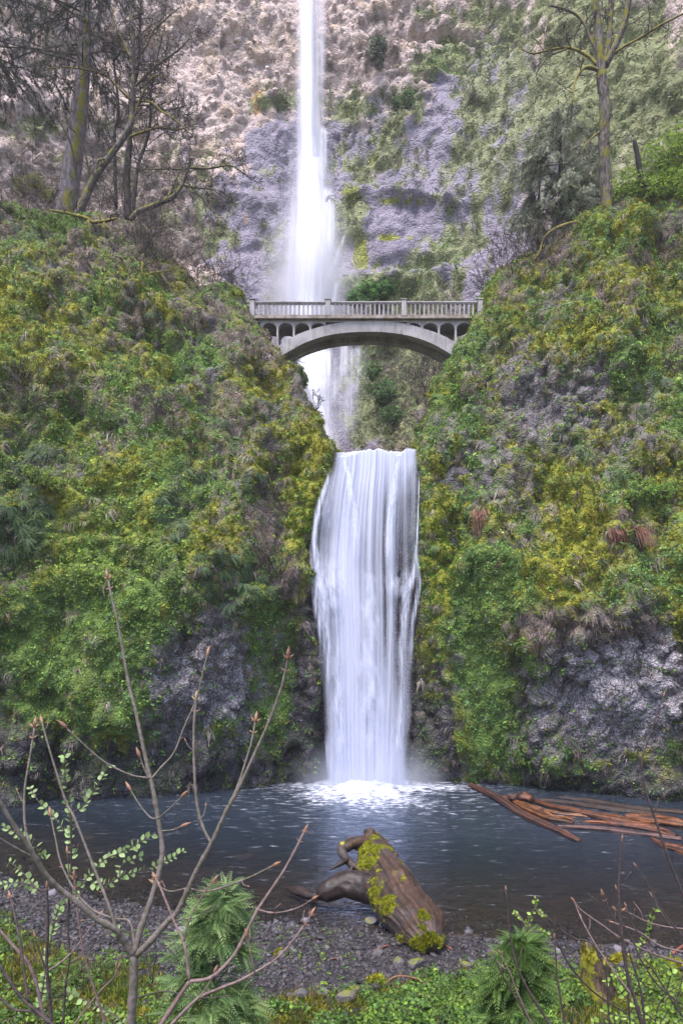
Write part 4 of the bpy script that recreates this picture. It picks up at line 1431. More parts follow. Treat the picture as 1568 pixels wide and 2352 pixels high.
for lab, sp in fern_spots.items():
    bright = 'bright' in lab or 'shelf' in lab
    for k in range(3):
        V, Fc, per = fern(rg, 22, .72, 12, 1.1)
        lv = np.repeat(np.clip(1 + .28 * rg.normal(size=22), .45, 1.7), per)
        base = np.array((.10, .16, .04)) if bright else np.array((.062, .105, .042))
        cc = base[None] * lv[:, None]
        a = Acc()
        a.add(V, Fc, cc)
        fmeshes[lab, k] = a.mesh('fronds', M_FERN, smooth=False)
    for j, (u_, v_, s_) in enumerate(sp + [(a_ + rg.uniform(-22, 22), b_ + rg.uniform(-22, 22), c_ * .9) for a_, b_, c_ in sp]):
        p, n = (SL if u_ < 760 else SR)(u_, v_)
        g = np.array([0, 0, -1.0])
        y = g - n * (n @ g)
        y /= np.linalg.norm(y)
        x = np.cross(y, n)
        root = thing('sword_fern', p, lab, 'fern', lab)
        o = link('fronds', fmeshes[lab, j % 3], root)
        o.matrix_parent_inverse = Matrix()
        R = Matrix(((x[0], y[0], n[0]), (x[1], y[1], n[1]), (x[2], y[2], n[2])))
        root.rotation_euler = (R @ Matrix.Rotation(rg.normal() * .3, 3, 'Z')).to_euler()
        root.scale = (s_ * .68,) * 3
# ------------------------------------------------------------------ trees and shrubs
def unit(v):
    return v / max(np.linalg.norm(v), 1e-9)


def grow(acc, p, d, L, r, depth, rg, wander=.22, up=.05, kids=(4, 6), ratio=(.45, .7), spread=.9, rmin=.017, tips=None):
    """a crooked branch that forks into thinner ones"""
    n = max(3, int(L / .35)) if depth > 0 else 3
    n = min(n, 9)
    pts = [np.array(p, float)]
    d = unit(np.array(d, float))
    dirs = [d]
    for _ in range(n):
        d = unit(d + rg.normal(size=3) * wander + np.array([0, 0, up]))
        pts.append(pts[-1] + d * L / n)
        dirs.append(d)
    pts = np.array(pts)
    rr = np.linspace(r, max(r * .45, rmin), n + 1)
    tube(acc, pts, rr, 6 if r > .09 else (4 if r > .03 else 3))
    if tips is not None and depth == 0:
        tips.append((pts[-1], dirs[-1]))
    if depth > 0:
        for _ in range(rg.integers(kids[0], kids[1] + 1)):
            t = rg.uniform(.25, 1.0)
            i = min(n - 1, int(t * n))
            q = pts[i] + (pts[i + 1] - pts[i]) * (t * n - i)
            dd = unit(dirs[i] + rg.normal(size=3) * spread)
            grow(acc, q, dd, L * rg.uniform(*ratio), max(rr[i] * .6, rmin), depth - 1, rg, wander, up, kids, ratio, spread, rmin, tips)


def limb(acc, uvs, Y, w, rg, dy=0.0, n=8, lump=.15, sub=5):
    """limb whose course the photograph shows; Y is its distance, dy how far it reaches away along its length"""
    k = len(uvs)
    Ys = np.linspace(Y, Y + dy, k) if np.isscalar(Y) else np.array(Y)
    p = smooth_line([P(u, v, y) for (u, v), y in zip(uvs, Ys)], sub)
    ww = np.interp(np.linspace(0, 1, len(p)), np.linspace(0, 1, len(w)), w) * np.mean(Ys) / F / 2
    tube(acc, p, ww, n, lump, seed=int(rg.integers(1000)), lumpf=2.5)
    return p, ww


def twigs_on(acc, p, ww, rg, every=.5, L=(1.0, 2.4), depth=1, up=.1, start=.2, rmin=.018, kids=(3, 5), spread=.9, tips=None):
    seg = np.linalg.norm(np.diff(p, axis=0), axis=1)
    s = np.r_[0, np.cumsum(seg)]
    for q in np.arange(s[-1] * start, s[-1], every):
        q = q + rg.uniform(-.2, .2) * every
        i = int(np.clip(np.searchsorted(s, q) - 1, 0, len(seg) - 1))
        t = (q - s[i]) / max(seg[i], 1e-6)
        base = p[i] * (1 - t) + p[i + 1] * t
        d = unit(p[i + 1] - p[i])
        dd = unit(d * .45 + rg.normal(size=3) * .7 + np.array([0, 0, .15]))
        grow(acc, base, dd, rg.uniform(*L), min(ww[i] * .45, .05), depth, rg, .2, up, kids, (.4, .7), spread, rmin, tips)


M_MAPLE = mat_bark('mossy_maple_bark', (.13, .11, .105), (.035, .03, .03), (.15, .14, .02), .55, 2.5, .35)
M_MAPLE_Y = mat_bark('thick_yellow_moss', (.14, .11, .06), (.06, .05, .02), (.19, .165, .035), .70, 2.5, .3)
M_DARKB = mat_bark('dark_bark', (.075, .062, .062), (.022, .018, .02), (.08, .085, .02), .45, 2.5, .3)
M_FIR = mat_bark('fir_bark', (.23, .195, .215), (.10, .08, .09), (.20, .185, .03), -1.2, 1.6, 1.2, (.55, -.83, 0))
M_TWIG = mat_plain('bare_twigs', (.075, .056, .052), .85, .45, 2.0, .2)
M_TWIGG = mat_plain('grey_twigs', (.085, .066, .062), .85, .4, 2.0, .2)
M_NEEDLE = mat_leaf('conifer_needles', .4, .2)

C1 = lambda x, y: (x * .252, y * .252)                    # measured on an enlargement of the upper left
Z1 = lambda x, y: (x * .5, y * .5)


def needle_spray(rg, n=16, L=.5, w=.02):
    """flat drooping spray: local x outward, z up"""
    V, Fc = [], []
    for i in range(n):
        t = rg.random()
        sg = rg.choice((-1, 1))
        p = np.array([t * L, 0, -.25 * t * t * L])
        d = np.array([.7, sg * rg.uniform(.3, .9), -.25 - .35 * rg.random()]) * L * .45 * (1.1 - .6 * t)
        s = np.array([-d[1], d[0], 0])
        s = unit(s) * w
        V += [p - s, p + s, p + d]
        Fc.append((3 * i, 3 * i + 1, 3 * i + 2))
    return np.array(V), np.array(Fc), 3


T_SPRAY = [needle_spray(rgt) for _ in range(6)]


def conifer_boughs(stem, crown, trunk_pts, heights, rg, reach, droop, col, side=None, density=1.0, sc=1.0):
    """boughs leave the trunk at the given heights; sprays of needles hang along them"""
    tp = np.array(trunk_pts)
    pts, dirs = [], []
    for z in heights:
        c = np.array([np.interp(z, tp[:, 2], tp[:, k]) for k in range(2)] + [z])
        a = rg.uniform(0, 6.283) if side is None else side[rg.integers(len(side))] + rg.normal() * .5
        d = np.array([math.cos(a), math.sin(a), .05])
        L = reach(z) * rg.uniform(.6, 1.15)
        n = 8
        q = [c]
        for i in range(n):
            d = unit(d + np.array([0, 0, -droop]) + rg.normal(size=3) * .10)
            q.append(q[-1] + d * L / n)
        q = np.array(q)
        tube(stem, q, np.linspace(.07, .014, n + 1) * max(.5, L / 6), 4)
        for j in range(2, n + 1):
            for _ in range(max(1, int(2 * density))):
                b = unit(np.cross(q[j] - q[j - 1], np.array([0, 0, 1.0])) * rg.choice((-1, 1)) + (q[j] - q[j - 1]) / (L / n) * .9 + np.array([0, 0, -.45]) + rg.normal(size=3) * .25)
                bl = L * rg.uniform(.12, .34) * (1.15 - j / n * .6)
                e = q[j] + b * bl + np.array([0, 0, -.18 * bl])
                tube(stem, [q[j], (q[j] + e) / 2 + np.array([0, 0, .06 * bl]), e], [.022, .016, .010], 3)
                for t in np.linspace(.15, 1.0, max(2, int(bl / .22 * density))):
                    pts.append(q[j] + (e - q[j]) * t)
                    dirs.append(unit(b + rg.normal(size=3) * .4))
    if not pts:
        return
    pts, dirs = np.array(pts), np.array(dirs)
    up = np.array([0, 0, 1.0]) + rg.normal(size=pts.shape) * .35
    y = np.cross(up, dirs)
    y /= np.linalg.norm(y, axis=1, keepdims=True)
    z = np.cross(dirs, y)
    pick = rg.integers(0, len(T_SPRAY), len(pts))
    s = rg.uniform(.7, 1.4, len(pts)) * sc
    for i, (V, Fc, per) in enumerate(T_SPRAY):
        m = np.nonzero(pick == i)[0]
        if len(m):
            W = pts[m][:, None] + s[m][:, None, None] * (V[None, :, 0:1] * dirs[m][:, None] + V[None, :, 1:2] * y[m][:, None] + V[None, :, 2:3] * z[m][:, None])
            cc = np.array(col)[rg.integers(0, len(col), len(m))] * np.clip(1 + .25 * rg.normal(size=(len(m), 1)), .5, 1.6)
            crown.add(W.reshape(-1, 3), (Fc[None] + (np.arange(len(m)) * len(V))[:, None, None]).reshape(-1, 3), np.repeat(cc, len(V), axis=0))


def tree(name, base, label, cat='tree', group=None):
    return thing(name, base, label, cat, group)


# --- old fir at the left
rg = np.random.default_rng(90)
Yt = 60.0
root = tree('fir_tree', P(150, 500, Yt), 'thick grey fir trunk with a yellow moss stripe and drooping dark boughs', 'tree')
a = Acc()
tp, tw = limb(a, [(145, 560), (152, 480), (160, 430), (172, 340), (182, 260), (190, 160), (196, 60), (202, -60), (208, -260)], Yt, [52, 46, 42, 40, 38, 32, 26, 20, 14], rg, 0, 14, .10, 6)
a.obj('trunk', M_FIR, root)
st, cr = Acc(), Acc()
hs = np.linspace(P(0, 225, Yt)[2], P(0, -230, Yt)[2], 50)
conifer_boughs(st, cr, tp, hs, rg, lambda z: 6.5, .10, [(.060, .066, .055), (.085, .09, .075), (.11, .11, .10), (.075, .078, .08)], None, 1.15, 1.0)
hs = np.linspace(P(0, 150, Yt)[2], P(0, -200, Yt)[2], 16)
conifer_boughs(st, cr, tp, hs, rg, lambda z: 9.5, .08, [(.055, .06, .05), (.085, .085, .08)], [3.14, 3.6, 2.7], .9, 1.0)
st.obj('bough', M_DARKB, root)
cr.obj('crown', M_NEEDLE, root, smooth=False)

# --- fir standing left of the picture whose boughs hang into it
root = tree('fir_tree', P(-150, 520, 57), 'fir beyond the left frame edge with boughs hanging into the top corner', 'tree')
a = Acc()
tp, tw = limb(a, [(-150, 560), (-145, 300), (-140, 0), (-138, -260)], 57, [40, 36, 28, 16], rg, 0, 10, .1, 6)
a.obj('trunk', M_FIR, root)
st, cr = Acc(), Acc()
hs = np.linspace(P(0, 150, 57)[2], P(0, -230, 57)[2], 26)
conifer_boughs(st, cr, tp, hs, rg, lambda z: 9.5, .10, [(.050, .055, .048), (.075, .078, .07), (.06, .06, .06)], [-.2, .2, -.6, .5], 1.2, 1.0)
st.obj('bough', M_DARKB, root)
cr.obj('crown', M_NEEDLE, root, smooth=False)

# --- leaning mossy maple
Yt = 56.2
root = tree('maple_tree', P(185, 490, Yt), 'leaning mossy maple with bare crooked limbs on the left crest', 'tree')
a, tw_ = Acc(), Acc()
limbs = [([C1(700, 1990), C1(760, 1850), C1(850, 1640), C1(960, 1480), C1(1100, 1290), C1(1190, 1130), C1(1205, 960), C1(1212, 780), C1(1216, 560), C1(1212, 300), C1(1190, 60), C1(1200, -200)], [20, 17, 15, 14, 13, 12, 10, 8, 6, 4], 0)]
tr, trw = limb(a, limbs[0][0], Yt, limbs[0][1], rg, 0, 10, .22)
a.obj('trunk', M_MAPLE, root)
twigs_on(tw_, tr, trw, rg, .42, (1.4, 3.0), 2, .12, .45, .017, (3, 5))
for pts, w, dy in [
        ([C1(1190, 910), C1(1080, 800), C1(980, 700), C1(830, 640), C1(620, 610), C1(430, 620)], [6, 5, 4, 3, 2], -1.5),
        ([C1(1240, 550), C1(1080, 420), C1(950, 340), C1(800, 250), C1(700, 120)], [5, 4, 3, 2], 1),
        ([C1(1235, 780), C1(1350, 660), C1(1500, 540), C1(1640, 440), C1(1760, 300)], [6, 5, 4, 2.5], 1.5),
        ([C1(1230, 920), C1(1380, 930), C1(1470, 1010), C1(1600, 1090), C1(1760, 1240)], [5, 4.5, 3.5, 2], -1.5),
        ([C1(1190, 1240), C1(1300, 1200), C1(1450, 1160), C1(1620, 1180), C1(1800, 1120)], [6, 5, 4, 2], 1),
        ([C1(1220, 560), C1(1330, 420), C1(1400, 270), C1(1500, 180), C1(1640, 60)], [5, 4, 3, 2], -1),
        ([C1(1215, 1000), C1(1300, 955), C1(1500, 1000), C1(1700, 960)], [4, 3.5, 2], .5),
        ([C1(1216, 620), C1(1150, 430), C1(1060, 250), C1(1020, 60)], [5, 4, 3], 1),
        ([C1(850, 1640), C1(880, 1560), C1(900, 1460), C1(955, 1450)], [5, 4, 4], -.5),
        ([C1(1210, 1100), C1(1290, 870), C1(1400, 690), C1(1500, 700)], [4, 3, 2], -.6)]:
    b = Acc()
    p, ww = limb(b, pts, Yt, w, rg, dy, 6, .2)
    b.obj('limb', M_MAPLE_Y if rg.random() < .65 else M_MAPLE, root)
    twigs_on(tw_, p, ww, rg, .34, (.8, 2.2), 2, .06, .15, .016, (3, 5))
tw_.obj('crown', M_TWIGG, root)

# --- companions of the maple
def slender(name, base, label, pts, w, Y, mat, start=.3, every=.4, L=(1.0, 2.4), depth=2, extra=(), twmat=None, dy=0):
    root = tree(name, base, label)
    a, t = Acc(), Acc()
    p, ww = limb(a, pts, Y, w, rg, dy, 8, .2)
    a.obj('trunk', mat, root)
    twigs_on(t, p, ww, rg, every, L, depth, .08, start, .015, (3, 4))
    for q, w2 in extra:
        b = Acc()
        p, ww = limb(b, q, Y, w2, rg, rg.uniform(-1, 1), 6, .2)
        b.obj('limb', mat, root)
        twigs_on(t, p, ww, rg, .32, (.6, 1.8), 2, .05, .15, .016, (3, 5))
    t.obj('crown', twmat or M_TWIGG, root)
    return root


slender('alder_tree', P(288, 480, 56), 'straight dark ivied trunk right of the leaning maple', [C1(1165, 2000), C1(1160, 1800), C1(1155, 1600), C1(1172, 1400), C1(1182, 1250), C1(1190, 900), C1(1260, 600), C1(1280, 200), C1(1290, -150)], [18, 17, 16, 14, 10, 7, 5, 3], 57.3, M_DARKB, .35)
slender('alder_tree', P(262, 480, 56), 'thin dark sapling between the fir and the maple stem', [C1(1060, 1900), C1(1050, 1600), C1(1045, 1200), C1(1080, 1050), C1(1065, 800), C1(1040, 560), C1(1090, 480), C1(1085, 300)], [8, 8, 7, 6, 5, 4, 3], 57.8, M_DARKB, .3, .5)
slender('alder_tree', P(307, 480, 56), 'slender alder slanting right behind the ivied trunk', [C1(1215, 1980), C1(1225, 1750), C1(1260, 1500), C1(1330, 1300), C1(1370, 1100), C1(1375, 850), C1(1420, 600), C1(1480, 300)], [10, 9, 8, 7, 6, 4, 3], 57, M_DARKB, .25, .42)
slender('maple_tree', P(310, 495, 55.5), 'mossy maple stem bent low to the right over the slope', [Z1(600, 1010), Z1(630, 975), Z1(700, 945), Z1(790, 905), Z1(835, 850), Z1(860, 790), Z1(880, 725)], [12, 12, 11, 9, 7, 5], 55.2, M_MAPLE, .3, .5, (.8, 2.0), 2,
        [([Z1(770, 910), Z1(800, 840), Z1(830, 770)], [6, 5, 3]), ([Z1(845, 850), Z1(900, 862), Z1(970, 868), Z1(1020, 900)], [5, 4, 2]), ([Z1(862, 770), Z1(960, 772), Z1(1060, 760), Z1(1140, 810)], [5, 4, 2]), ([Z1(835, 775), Z1(700, 775), Z1(610, 770)], [4, 3, 2]), ([Z1(870, 870), Z1(930, 910), Z1(960, 950), Z1(1010, 990)], [4, 3, 2])])
slender('alder_tree', P(200, 485, 58), 'pale thin forked sapling in front of the fir trunk', [C1(700, 1900), C1(680, 1500), C1(620, 1250), C1(500, 1050), C1(400, 950)], [4, 4, 3, 2], 57, M_DARKB, .2, .5, (.8, 1.8), 1)
slender('alder_tree', P(210, 485, 58), 'wiry sapling leaning left across the fir trunk', [C1(820, 1700), C1(790, 1450), C1(740, 1270), C1(640, 1150), C1(560, 950)], [4, 4, 3, 2], 56.5, M_DARKB, .2, .5, (.8, 1.8), 1)

# fallen, moss-hung limbs on the left crest
def mossy_limb(label, lines, Y, rg, side=SL):
    p0 = P(*lines[0][0][0], Y)
    root = thing('mossy_branch', p0, label, 'branch')
    for pts, w in lines:
        b, tw2 = Acc(), Acc()
        p, ww = limb(b, pts, Y, w, rg, rg.uniform(-.4, .4), 7, .4)
        ob = b.obj('limb', M_MAPLE_Y, root)
        twigs_on(tw2, p, ww, rg, .35, (.3, .9), 1, -.1, .2, .011, (2, 3))
        if tw2.n:
            link('twig', tw2.mesh('twig', M_TWIG), root)


mossy_limb('yellow moss draped branch lying level under the leaning maple', [([C1(450, 1910), C1(650, 1950), C1(800, 1990), C1(850, 2025), C1(1000, 2005), C1(1060, 1985)], [4, 6, 8, 8, 7, 4]), ([Z1(405, 1010), Z1(415, 1060), Z1(412, 1120), Z1(416, 1180)], [5, 5, 4, 3]), ([Z1(478, 1020), Z1(482, 1070), Z1(480, 1130)], [4, 4, 3]), ([Z1(345, 985), Z1(352, 1020), Z1(350, 1060)], [4, 3, 2])], 53.6, rg)
mossy_limb('upright hooked branch thick with yellow moss on the left slope', [([(303, 668), (318, 662), (326, 648), (325, 622), (328, 606), (318, 600)], [9, 10, 9, 7, 6, 3]), ([(328, 640), (345, 628), (380, 622), (420, 612)], [4, 3, 2, 2])], 50.6, rg)
mossy_limb('arching yellow moss limb on the right crest below the maple', [([(1225, 600), (1240, 575), (1250, 545), (1275, 525), (1310, 512), (1340, 505)], [4, 5, 6, 7, 7, 5])], 53.0, rg)
mossy_limb('short mossy snag poking from the right slope at the bridge end', [([(1165, 705), (1190, 688), (1215, 678), (1240, 650)], [6, 6, 5, 3]), ([(1200, 690), (1230, 640), (1260, 615)], [4, 3, 2])], 51.2, rg)

# --- big mossy maple on the right crest
Yt = 53.5
root = tree('maple_tree', P(1392, 470, Yt), 'tall mossy maple with dark forked crown on the right crest', 'tree')
a, tw_ = Acc(), Acc()
p, ww = limb(a, [(1396, 500), (1393, 440), (1388, 380), (1386, 320), (1388, 250), (1384, 190), (1378, 150), (1372, 60), (1366, -40), (1362, -160)], Yt, [32, 29, 26, 24, 24, 22, 18, 12, 10], rg, 0, 12, .3)
a.obj('trunk', M_MAPLE, root)
twigs_on(tw_, p, ww, rg, .9, (.8, 2.0), 2, .05, .62, .018, (2, 4))
for pts, w, dy in [
        ([(1384, 160), (1395, 110), (1400, 60), (1402, 0), (1398, -120)], [15, 14, 12, 9], .5),
        ([(1390, 150), (1412, 105), (1432, 60), (1442, 10), (1456, -60)], [16, 15, 13, 10], -.5),
        ([(1398, 130), (1430, 108), (1480, 80), (1520, 55), (1580, 25)], [7, 6, 5, 4], -1.5),
        ([(1372, 150), (1350, 128), (1310, 110), (1270, 112), (1225, 122), (1195, 112)], [8, 7, 5, 4, 2], 1),
        ([(1376, 130), (1358, 90), (1340, 50), (1310, 25), (1260, 10)], [9, 8, 6, 4], 1.2),
        ([(1380, 165), (1360, 155), (1342, 155), (1328, 170), (1318, 195), (1313, 240)], [8, 9, 8, 6, 5, 3], -1),
        ([(1300, 112), (1260, 130), (1230, 170)], [4, 3, 2], .5),
        ([(1385, 305), (1372, 305), (1355, 320), (1335, 345)], [5, 5, 4, 2], -.6)]:
    b = Acc()
    p, ww = limb(b, pts, Yt, w, rg, dy, 7, .25)
    b.obj('limb', M_MAPLE_Y if w[0] < 9 and rg.random() < .6 else M_MAPLE, root)
    twigs_on(tw_, p, ww, rg, .55, (.8, 2.2), 2, .05, .3, .016, (3, 4))
tw_.obj('crown', M_TWIGG, root)

# --- silvery young conifers beside it
for (u0, v0, v1, Y, lab, rch) in [(1283, 520, 255, 57, 'loose silvery green hemlock left of the tall right maple', 4.3), (1335, 480, 330, 59, 'small grey green hemlock between the big hemlock and the maple', 2.6), (1235, 545, 380, 60, 'low pale hemlock at the cliff foot left of the others', 2.8)]:
    root = tree('hemlock_tree', P(u0, v0, Y), lab)
    a = Acc()
    tp, tw = limb(a, [(u0, v0 + 30), (u0 + 2, (v0 + v1) / 2), (u0 + 6, v1)], Y, [9, 6, 2], rg, 0, 6, .1)
    a.obj('trunk', M_DARKB, root)
    st, cr = Acc(), Acc()
    z0, z1 = tp[0][2] + 1.0, tp[-1][2]
    hs = z0 + (z1 - z0) * np.linspace(0, 1, int((z1 - z0) * 6)) ** .9
    conifer_boughs(st, cr, tp, hs, rg, lambda z, z0=z0, z1=z1, rch=rch: rch * (1.15 - (z - z0) / (z1 - z0) * .6), .07, [(.25, .28, .20), (.32, .34, .26), (.20, .235, .16), (.38, .39, .32)], None, 1.6, 1.0)
    st.obj('bough', M_DARKB, root)
    cr.obj('crown', M_NEEDLE, root, smooth=False)

# --- leafy bushes
def leafy_bush(label, spots, cols, rg, n, leaf=.16, group=None, name='leafy_bush', cat='bush'):
    base = spots[0]
    root = thing(name, P(base[0], base[1] + base[3], base[2]), label, cat, group)
    cr = Acc()
    for (u, v, Y, rpx) in spots:
        st = Acc()
        r = rpx * Y / F
        c = P(u, v, Y)
        foot = c + np.array([0, .3 * r, -r])
        for _ in range(7):
            foot = foot + rg.normal(size=3) * .003
            d = unit(np.array([rg.normal() * .8, rg.normal() * .5, 1.0]))
            grow(st, foot, d, r * 1.7, .035, 1, rg, .15, .05, (3, 5), (.3, .5), .8, .010)
        st.obj('stem', M_TWIG, root)
        k = int(n * (rpx / 40) ** 2)
        q = rg.normal(size=(k, 3))
        q /= np.linalg.norm(q, axis=1, keepdims=True)
        q = q * (rg.random((k, 1)) ** .45)
        q = q * (1 + .4 * fbm(q * 1.8 + c, 2, 7))[:, None]
        keep = fbm(q * 2.4 + c, 2, 9) > -.28
        q = q[keep]
        pts = c + q * np.array([r, r * .8, r * .85])
        nn_ = q + np.array([0, -.3, .7])
        nn_ /= np.linalg.norm(nn_, axis=1, keepdims=True)
        cc = np.array(cols)[rg.integers(0, len(cols), len(pts))] * np.clip(1 + .22 * rg.normal(size=(len(pts), 1)), .5, 1.6)
        scatter(cr, T_LEAF, pts, nn_, rg.uniform(.5, 1.0, len(pts)) * leaf / .125, cc, rg)
    cr.obj('foliage', M_LEAF, root, smooth=False)
    return root


lime = [(.17, .26, .025), (.21, .30, .03), (.13, .21, .022)]
leafy_bush('lime green leafy bush at the right frame edge below the cliff', [(1520, 370, 52.5, 60), (1450, 430, 52.5, 45), (1568, 320, 53, 50), (1500, 440, 51.8, 50), (1590, 430, 51.5, 70)], lime, rg, 260, .17)
leafy_bush('pale yellow green bush on the left crest beside the fir', [(80, 420, 58, 26), (45, 425, 58.5, 24), (110, 445, 57.5, 18)], [(.19, .20, .05), (.24, .25, .06), (.15, .16, .05)], rg, 420, .14)
leafy_bush('vivid green shrub on the ledge just above the bridge rail', [(845, 668, 77.5, 26), (815, 685, 77, 20), (880, 665, 78, 22)], [(.08, .20, .04), (.11, .25, .05), (.06, .15, .035)], rg, 500, .26)
leafy_bush('round grey green bush high on the cliff right of the fall', [(868, 102, 87, 22), (866, 128, 87, 18)], [(.10, .13, .085), (.13, .16, .10), (.08, .105, .075)], rg, 600, .28)
leafy_bush('dark green bush on the middle cliff ledge', [(935, 225, 85.5, 20), (910, 235, 85.5, 15)], [(.075, .14, .05), (.10, .17, .06), (.06, .105, .045)], rg, 500, .26)
leafy_bush('green bush hanging in shade under the bridge', [(880, 900, 72, 34), (855, 850, 75, 24), (900, 950, 70, 26)], [(.075, .15, .045), (.10, .19, .06), (.055, .11, .04)], rg, 380, .24)
leafy_bush('fresh green bush on the left slope above the twig thicket', [(245, 960, 42.2, 34), (215, 945, 42.6, 24), (275, 975, 42.4, 24)], [(.105, .175, .04), (.13, .21, .05), (.085, .145, .035)], rg, 380, .11)
leafy_bush('bright green patch of foliage on the left slope above the dripping moss', [(100, 1095, 38.8, 26), (70, 1085, 38.6, 22), (130, 1110, 39.0, 22)], [(.14, .22, .03), (.18, .26, .035)], rg, 420, .10)
leafy_bush('bright green leafy patch on the mossy right shelf at the frame edge', [(1490, 1130, 40.6, 26), (1530, 1125, 40.4, 24), (1450, 1140, 40.8, 18)], [(.12, .22, .035), (.16, .25, .04)], rg, 420, .12)

# --- bare twig thickets
def thicket(label, u, v, Y, rpx, n, mat, rg, depth=2, lean=0.0, group=None, hgt=1.0):
    r = rpx * Y / F
    c = P(u, v, Y)
    root = thing('bare_shrub', c, label, 'shrub', group)
    for k in range(3):
        a = Acc()
        q0 = c + np.array([rg.normal() * r * .35, rg.normal() * r * .3, -.3])
        for _ in range(max(2, n // 3)):
            q = q0 + rg.normal(size=3) * .004
            d = unit(np.array([rg.normal() * .55 + lean, rg.normal() * .4 - .15, hgt]))
            grow(a, q, d, r * rg.uniform(.8, 1.5), .022, depth, rg, .16, .02, (3, 5), (.4, .65), .7, .014)
        a.obj('stem', mat, root)


for lab, u, v, Y, r, n, m in [
        ('grey leafless thicket under the bent maple on the left slope', 400, 640, 53.8, 80, 16, M_TWIGG), ('leafless shrub at the left end of the bridge rail', 520, 690, 53.6, 60, 12, M_TWIG),
        ('small bare shrub on the left crest above the slope', 470, 665, 54.2, 60, 10, M_TWIG), ('tangle of bare twigs below the level mossy branch', 330, 590, 53, 75, 15, M_TWIG),
        ('purple grey thicket at the foot of the maple clump', 250, 500, 57, 70, 16, M_TWIGG), ('bare brush left of the fir foot at the frame edge', 40, 480, 57, 75, 15, M_TWIGG),
        ('bare thicket on the right crest above the bridge end', 1180, 625, 54.6, 75, 15, M_TWIG), ('grey twig mass right of the bridge rail', 1130, 680, 53.4, 60, 12, M_TWIGG),
        ('low bare brush on the right slope below the arching limb', 1230, 640, 52.6, 75, 14, M_TWIG), ('pale dead brush on the left cliff above the fall', 340, 960, 42.6, 60, 14, M_TWIGG),
        ('dead grey stems sprawling on the left slope near the frame edge', 60, 930, 41.2, 70, 12, M_TWIGG), ('pale twiggy brush under the right end of the arch', 980, 870, 58, 55, 15, M_TWIGG),
        ('dense pale brush hanging behind the right arch foot', 950, 930, 64, 60, 16, M_TWIGG), ('little dark bare tree clinging below the left arch foot', 668, 850, 48.4, 34, 7, M_DARKB),
        ('dark bare sprig on the left cliff edge above the lip', 716, 935, 46.8, 24, 5, M_DARKB), ('thin bare brush on the top of the left slope', 120, 505, 55.6, 60, 12, M_TWIG),
        ('dead twigs on the ledge left of the lower fall', 650, 1310, 41.6, 45, 12, M_TWIGG), ('bare twigs at the right frame edge on the cliff', 1545, 850, 44.6, 45, 8, M_TWIG)]:
    thicket(lab, u, v, Y, r, n, m, rg)

# charred snag among the lime bush
root = thing('dead_snag', P(1472, 415, 51.8), 'black broken snag post standing before the lime green bush', 'snag')
a = Acc()
limb(a, [(1478, 430), (1470, 395), (1463, 355), (1456, 322)], 51.8, [12, 11, 11, 9], rg, 0, 8, .25)
a.obj('trunk', mat_plain('charred_wood', (.02, .018, .02), .9, .5, 4, .6, .05), root)
# hanging strips of dead fern on the right shelf
for lab, u_, v_ in (('rusty brown dead fern skirt, left one on the right shelf', 1424, 1212), ('rusty brown dead fern skirt, right one on the right shelf', 1458, 1206), ('brown dead fern skirt under the right cliff ledge', 1105, 1180)):
    p, n = SR(u_, v_)
    root = thing('dead_fern', p, lab, 'fern')
    g = np.array([0, 0, -1.0])
    V, Fc, per = strands(rg, 60, 1.5, .02)
    y = unit(g - n * (n @ g))
    x = np.cross(y, n)
    a = Acc()
    a.add(p + V[:, :1] * x * 1.6 + V[:, 1:2] * y + V[:, 2:3] * n * 2.0, Fc, np.array((.15, .075, .055)) * np.repeat(np.clip(1 + .3 * rg.normal(size=60), .4, 1.6), 6)[:, None])
    a.obj('fronds', M_DRY, root, smooth=False)
# ------------------------------------------------------------------ shore, driftwood, foreground plants
Z6 = lambda x, y: (x * .5, 1568 + y * .5)                   # enlargements the courses were measured on
Z7 = lambda x, y: (783.5 + x * .5, 1568 + y * .5)
Z8 = lambda x, y: (611.4 + x * .3, 1787 + y * .3)
ZR = lambda x, y: (1081.7 + x * .3101, 1928.2 + y * .3101)
ZB = lambda x, y: (1081.7 + x * .3101, 1768.3 + y * .3101)
rg = np.random.default_rng(120)


def gz(x, y):
    return float(ground_z(np.array([x]), np.array([y]))[0])


def ground_at(u, v):
    """point of the ground that the photograph shows at (u, v)"""
    y = 18.0
    for _ in range(40):
        q = P(u, v, y)
        y += (q[2] - gz(q[0], y)) * F / max(v - VH, 50) * .5
    q = P(u, v, y)
    return np.array([q[0], y, gz(q[0], y)])


# gravel: thousands of angular stones
M_GRAV = None
t = NT('wet_gravel')
col = t.n('Attribute', attribute_name='col').outputs[0]
nn_ = t.noise(30, 4, t.pos())
t.done(t.n('BsdfPrincipled', {'Base Color': t.mix(nn_, col, t.mix(1.0, col, (.55, .55, .6), 'MULTIPLY')), 'Roughness': .55, 'Specular IOR Level': .45, 'Normal': t.bump(nn_, .4, .02)}).outputs[0])
M_GRAV = t.m
n = 24000
x = rg.uniform(-17, 12, n)
y = shore(x) + rg.uniform(-7.5, 2.6, n)
s_ = y - shore(x)
gr = np.interp(x, [-14, -9, -6, -3, 0, 2, 5, 14], [-4.2, -4.5, -5.2, -6.0, -5.6, -3.6, -2.6, -2.2])
ok = (rg.random(n) < np.where(s_ < gr, .12, np.where(s_ > .2, .35, 1.0)))
x, y, s_ = x[ok], y[ok], s_[ok]
z = ground_z(x, y)
A_G = Acc()
sz = .034 * np.exp(rg.normal(size=len(x)) * .5) + .018
sz = np.clip(sz, .03, .2)
sv, sf = ICO1
tm = []
for k in range(8):
    q = sv * (1 + .35 * rg.normal(size=(len(sv), 1)) * .5) * np.array([1, rg.uniform(.6, 1), rg.uniform(.45, .75)])
    tm.append((q, sf, len(sv)))
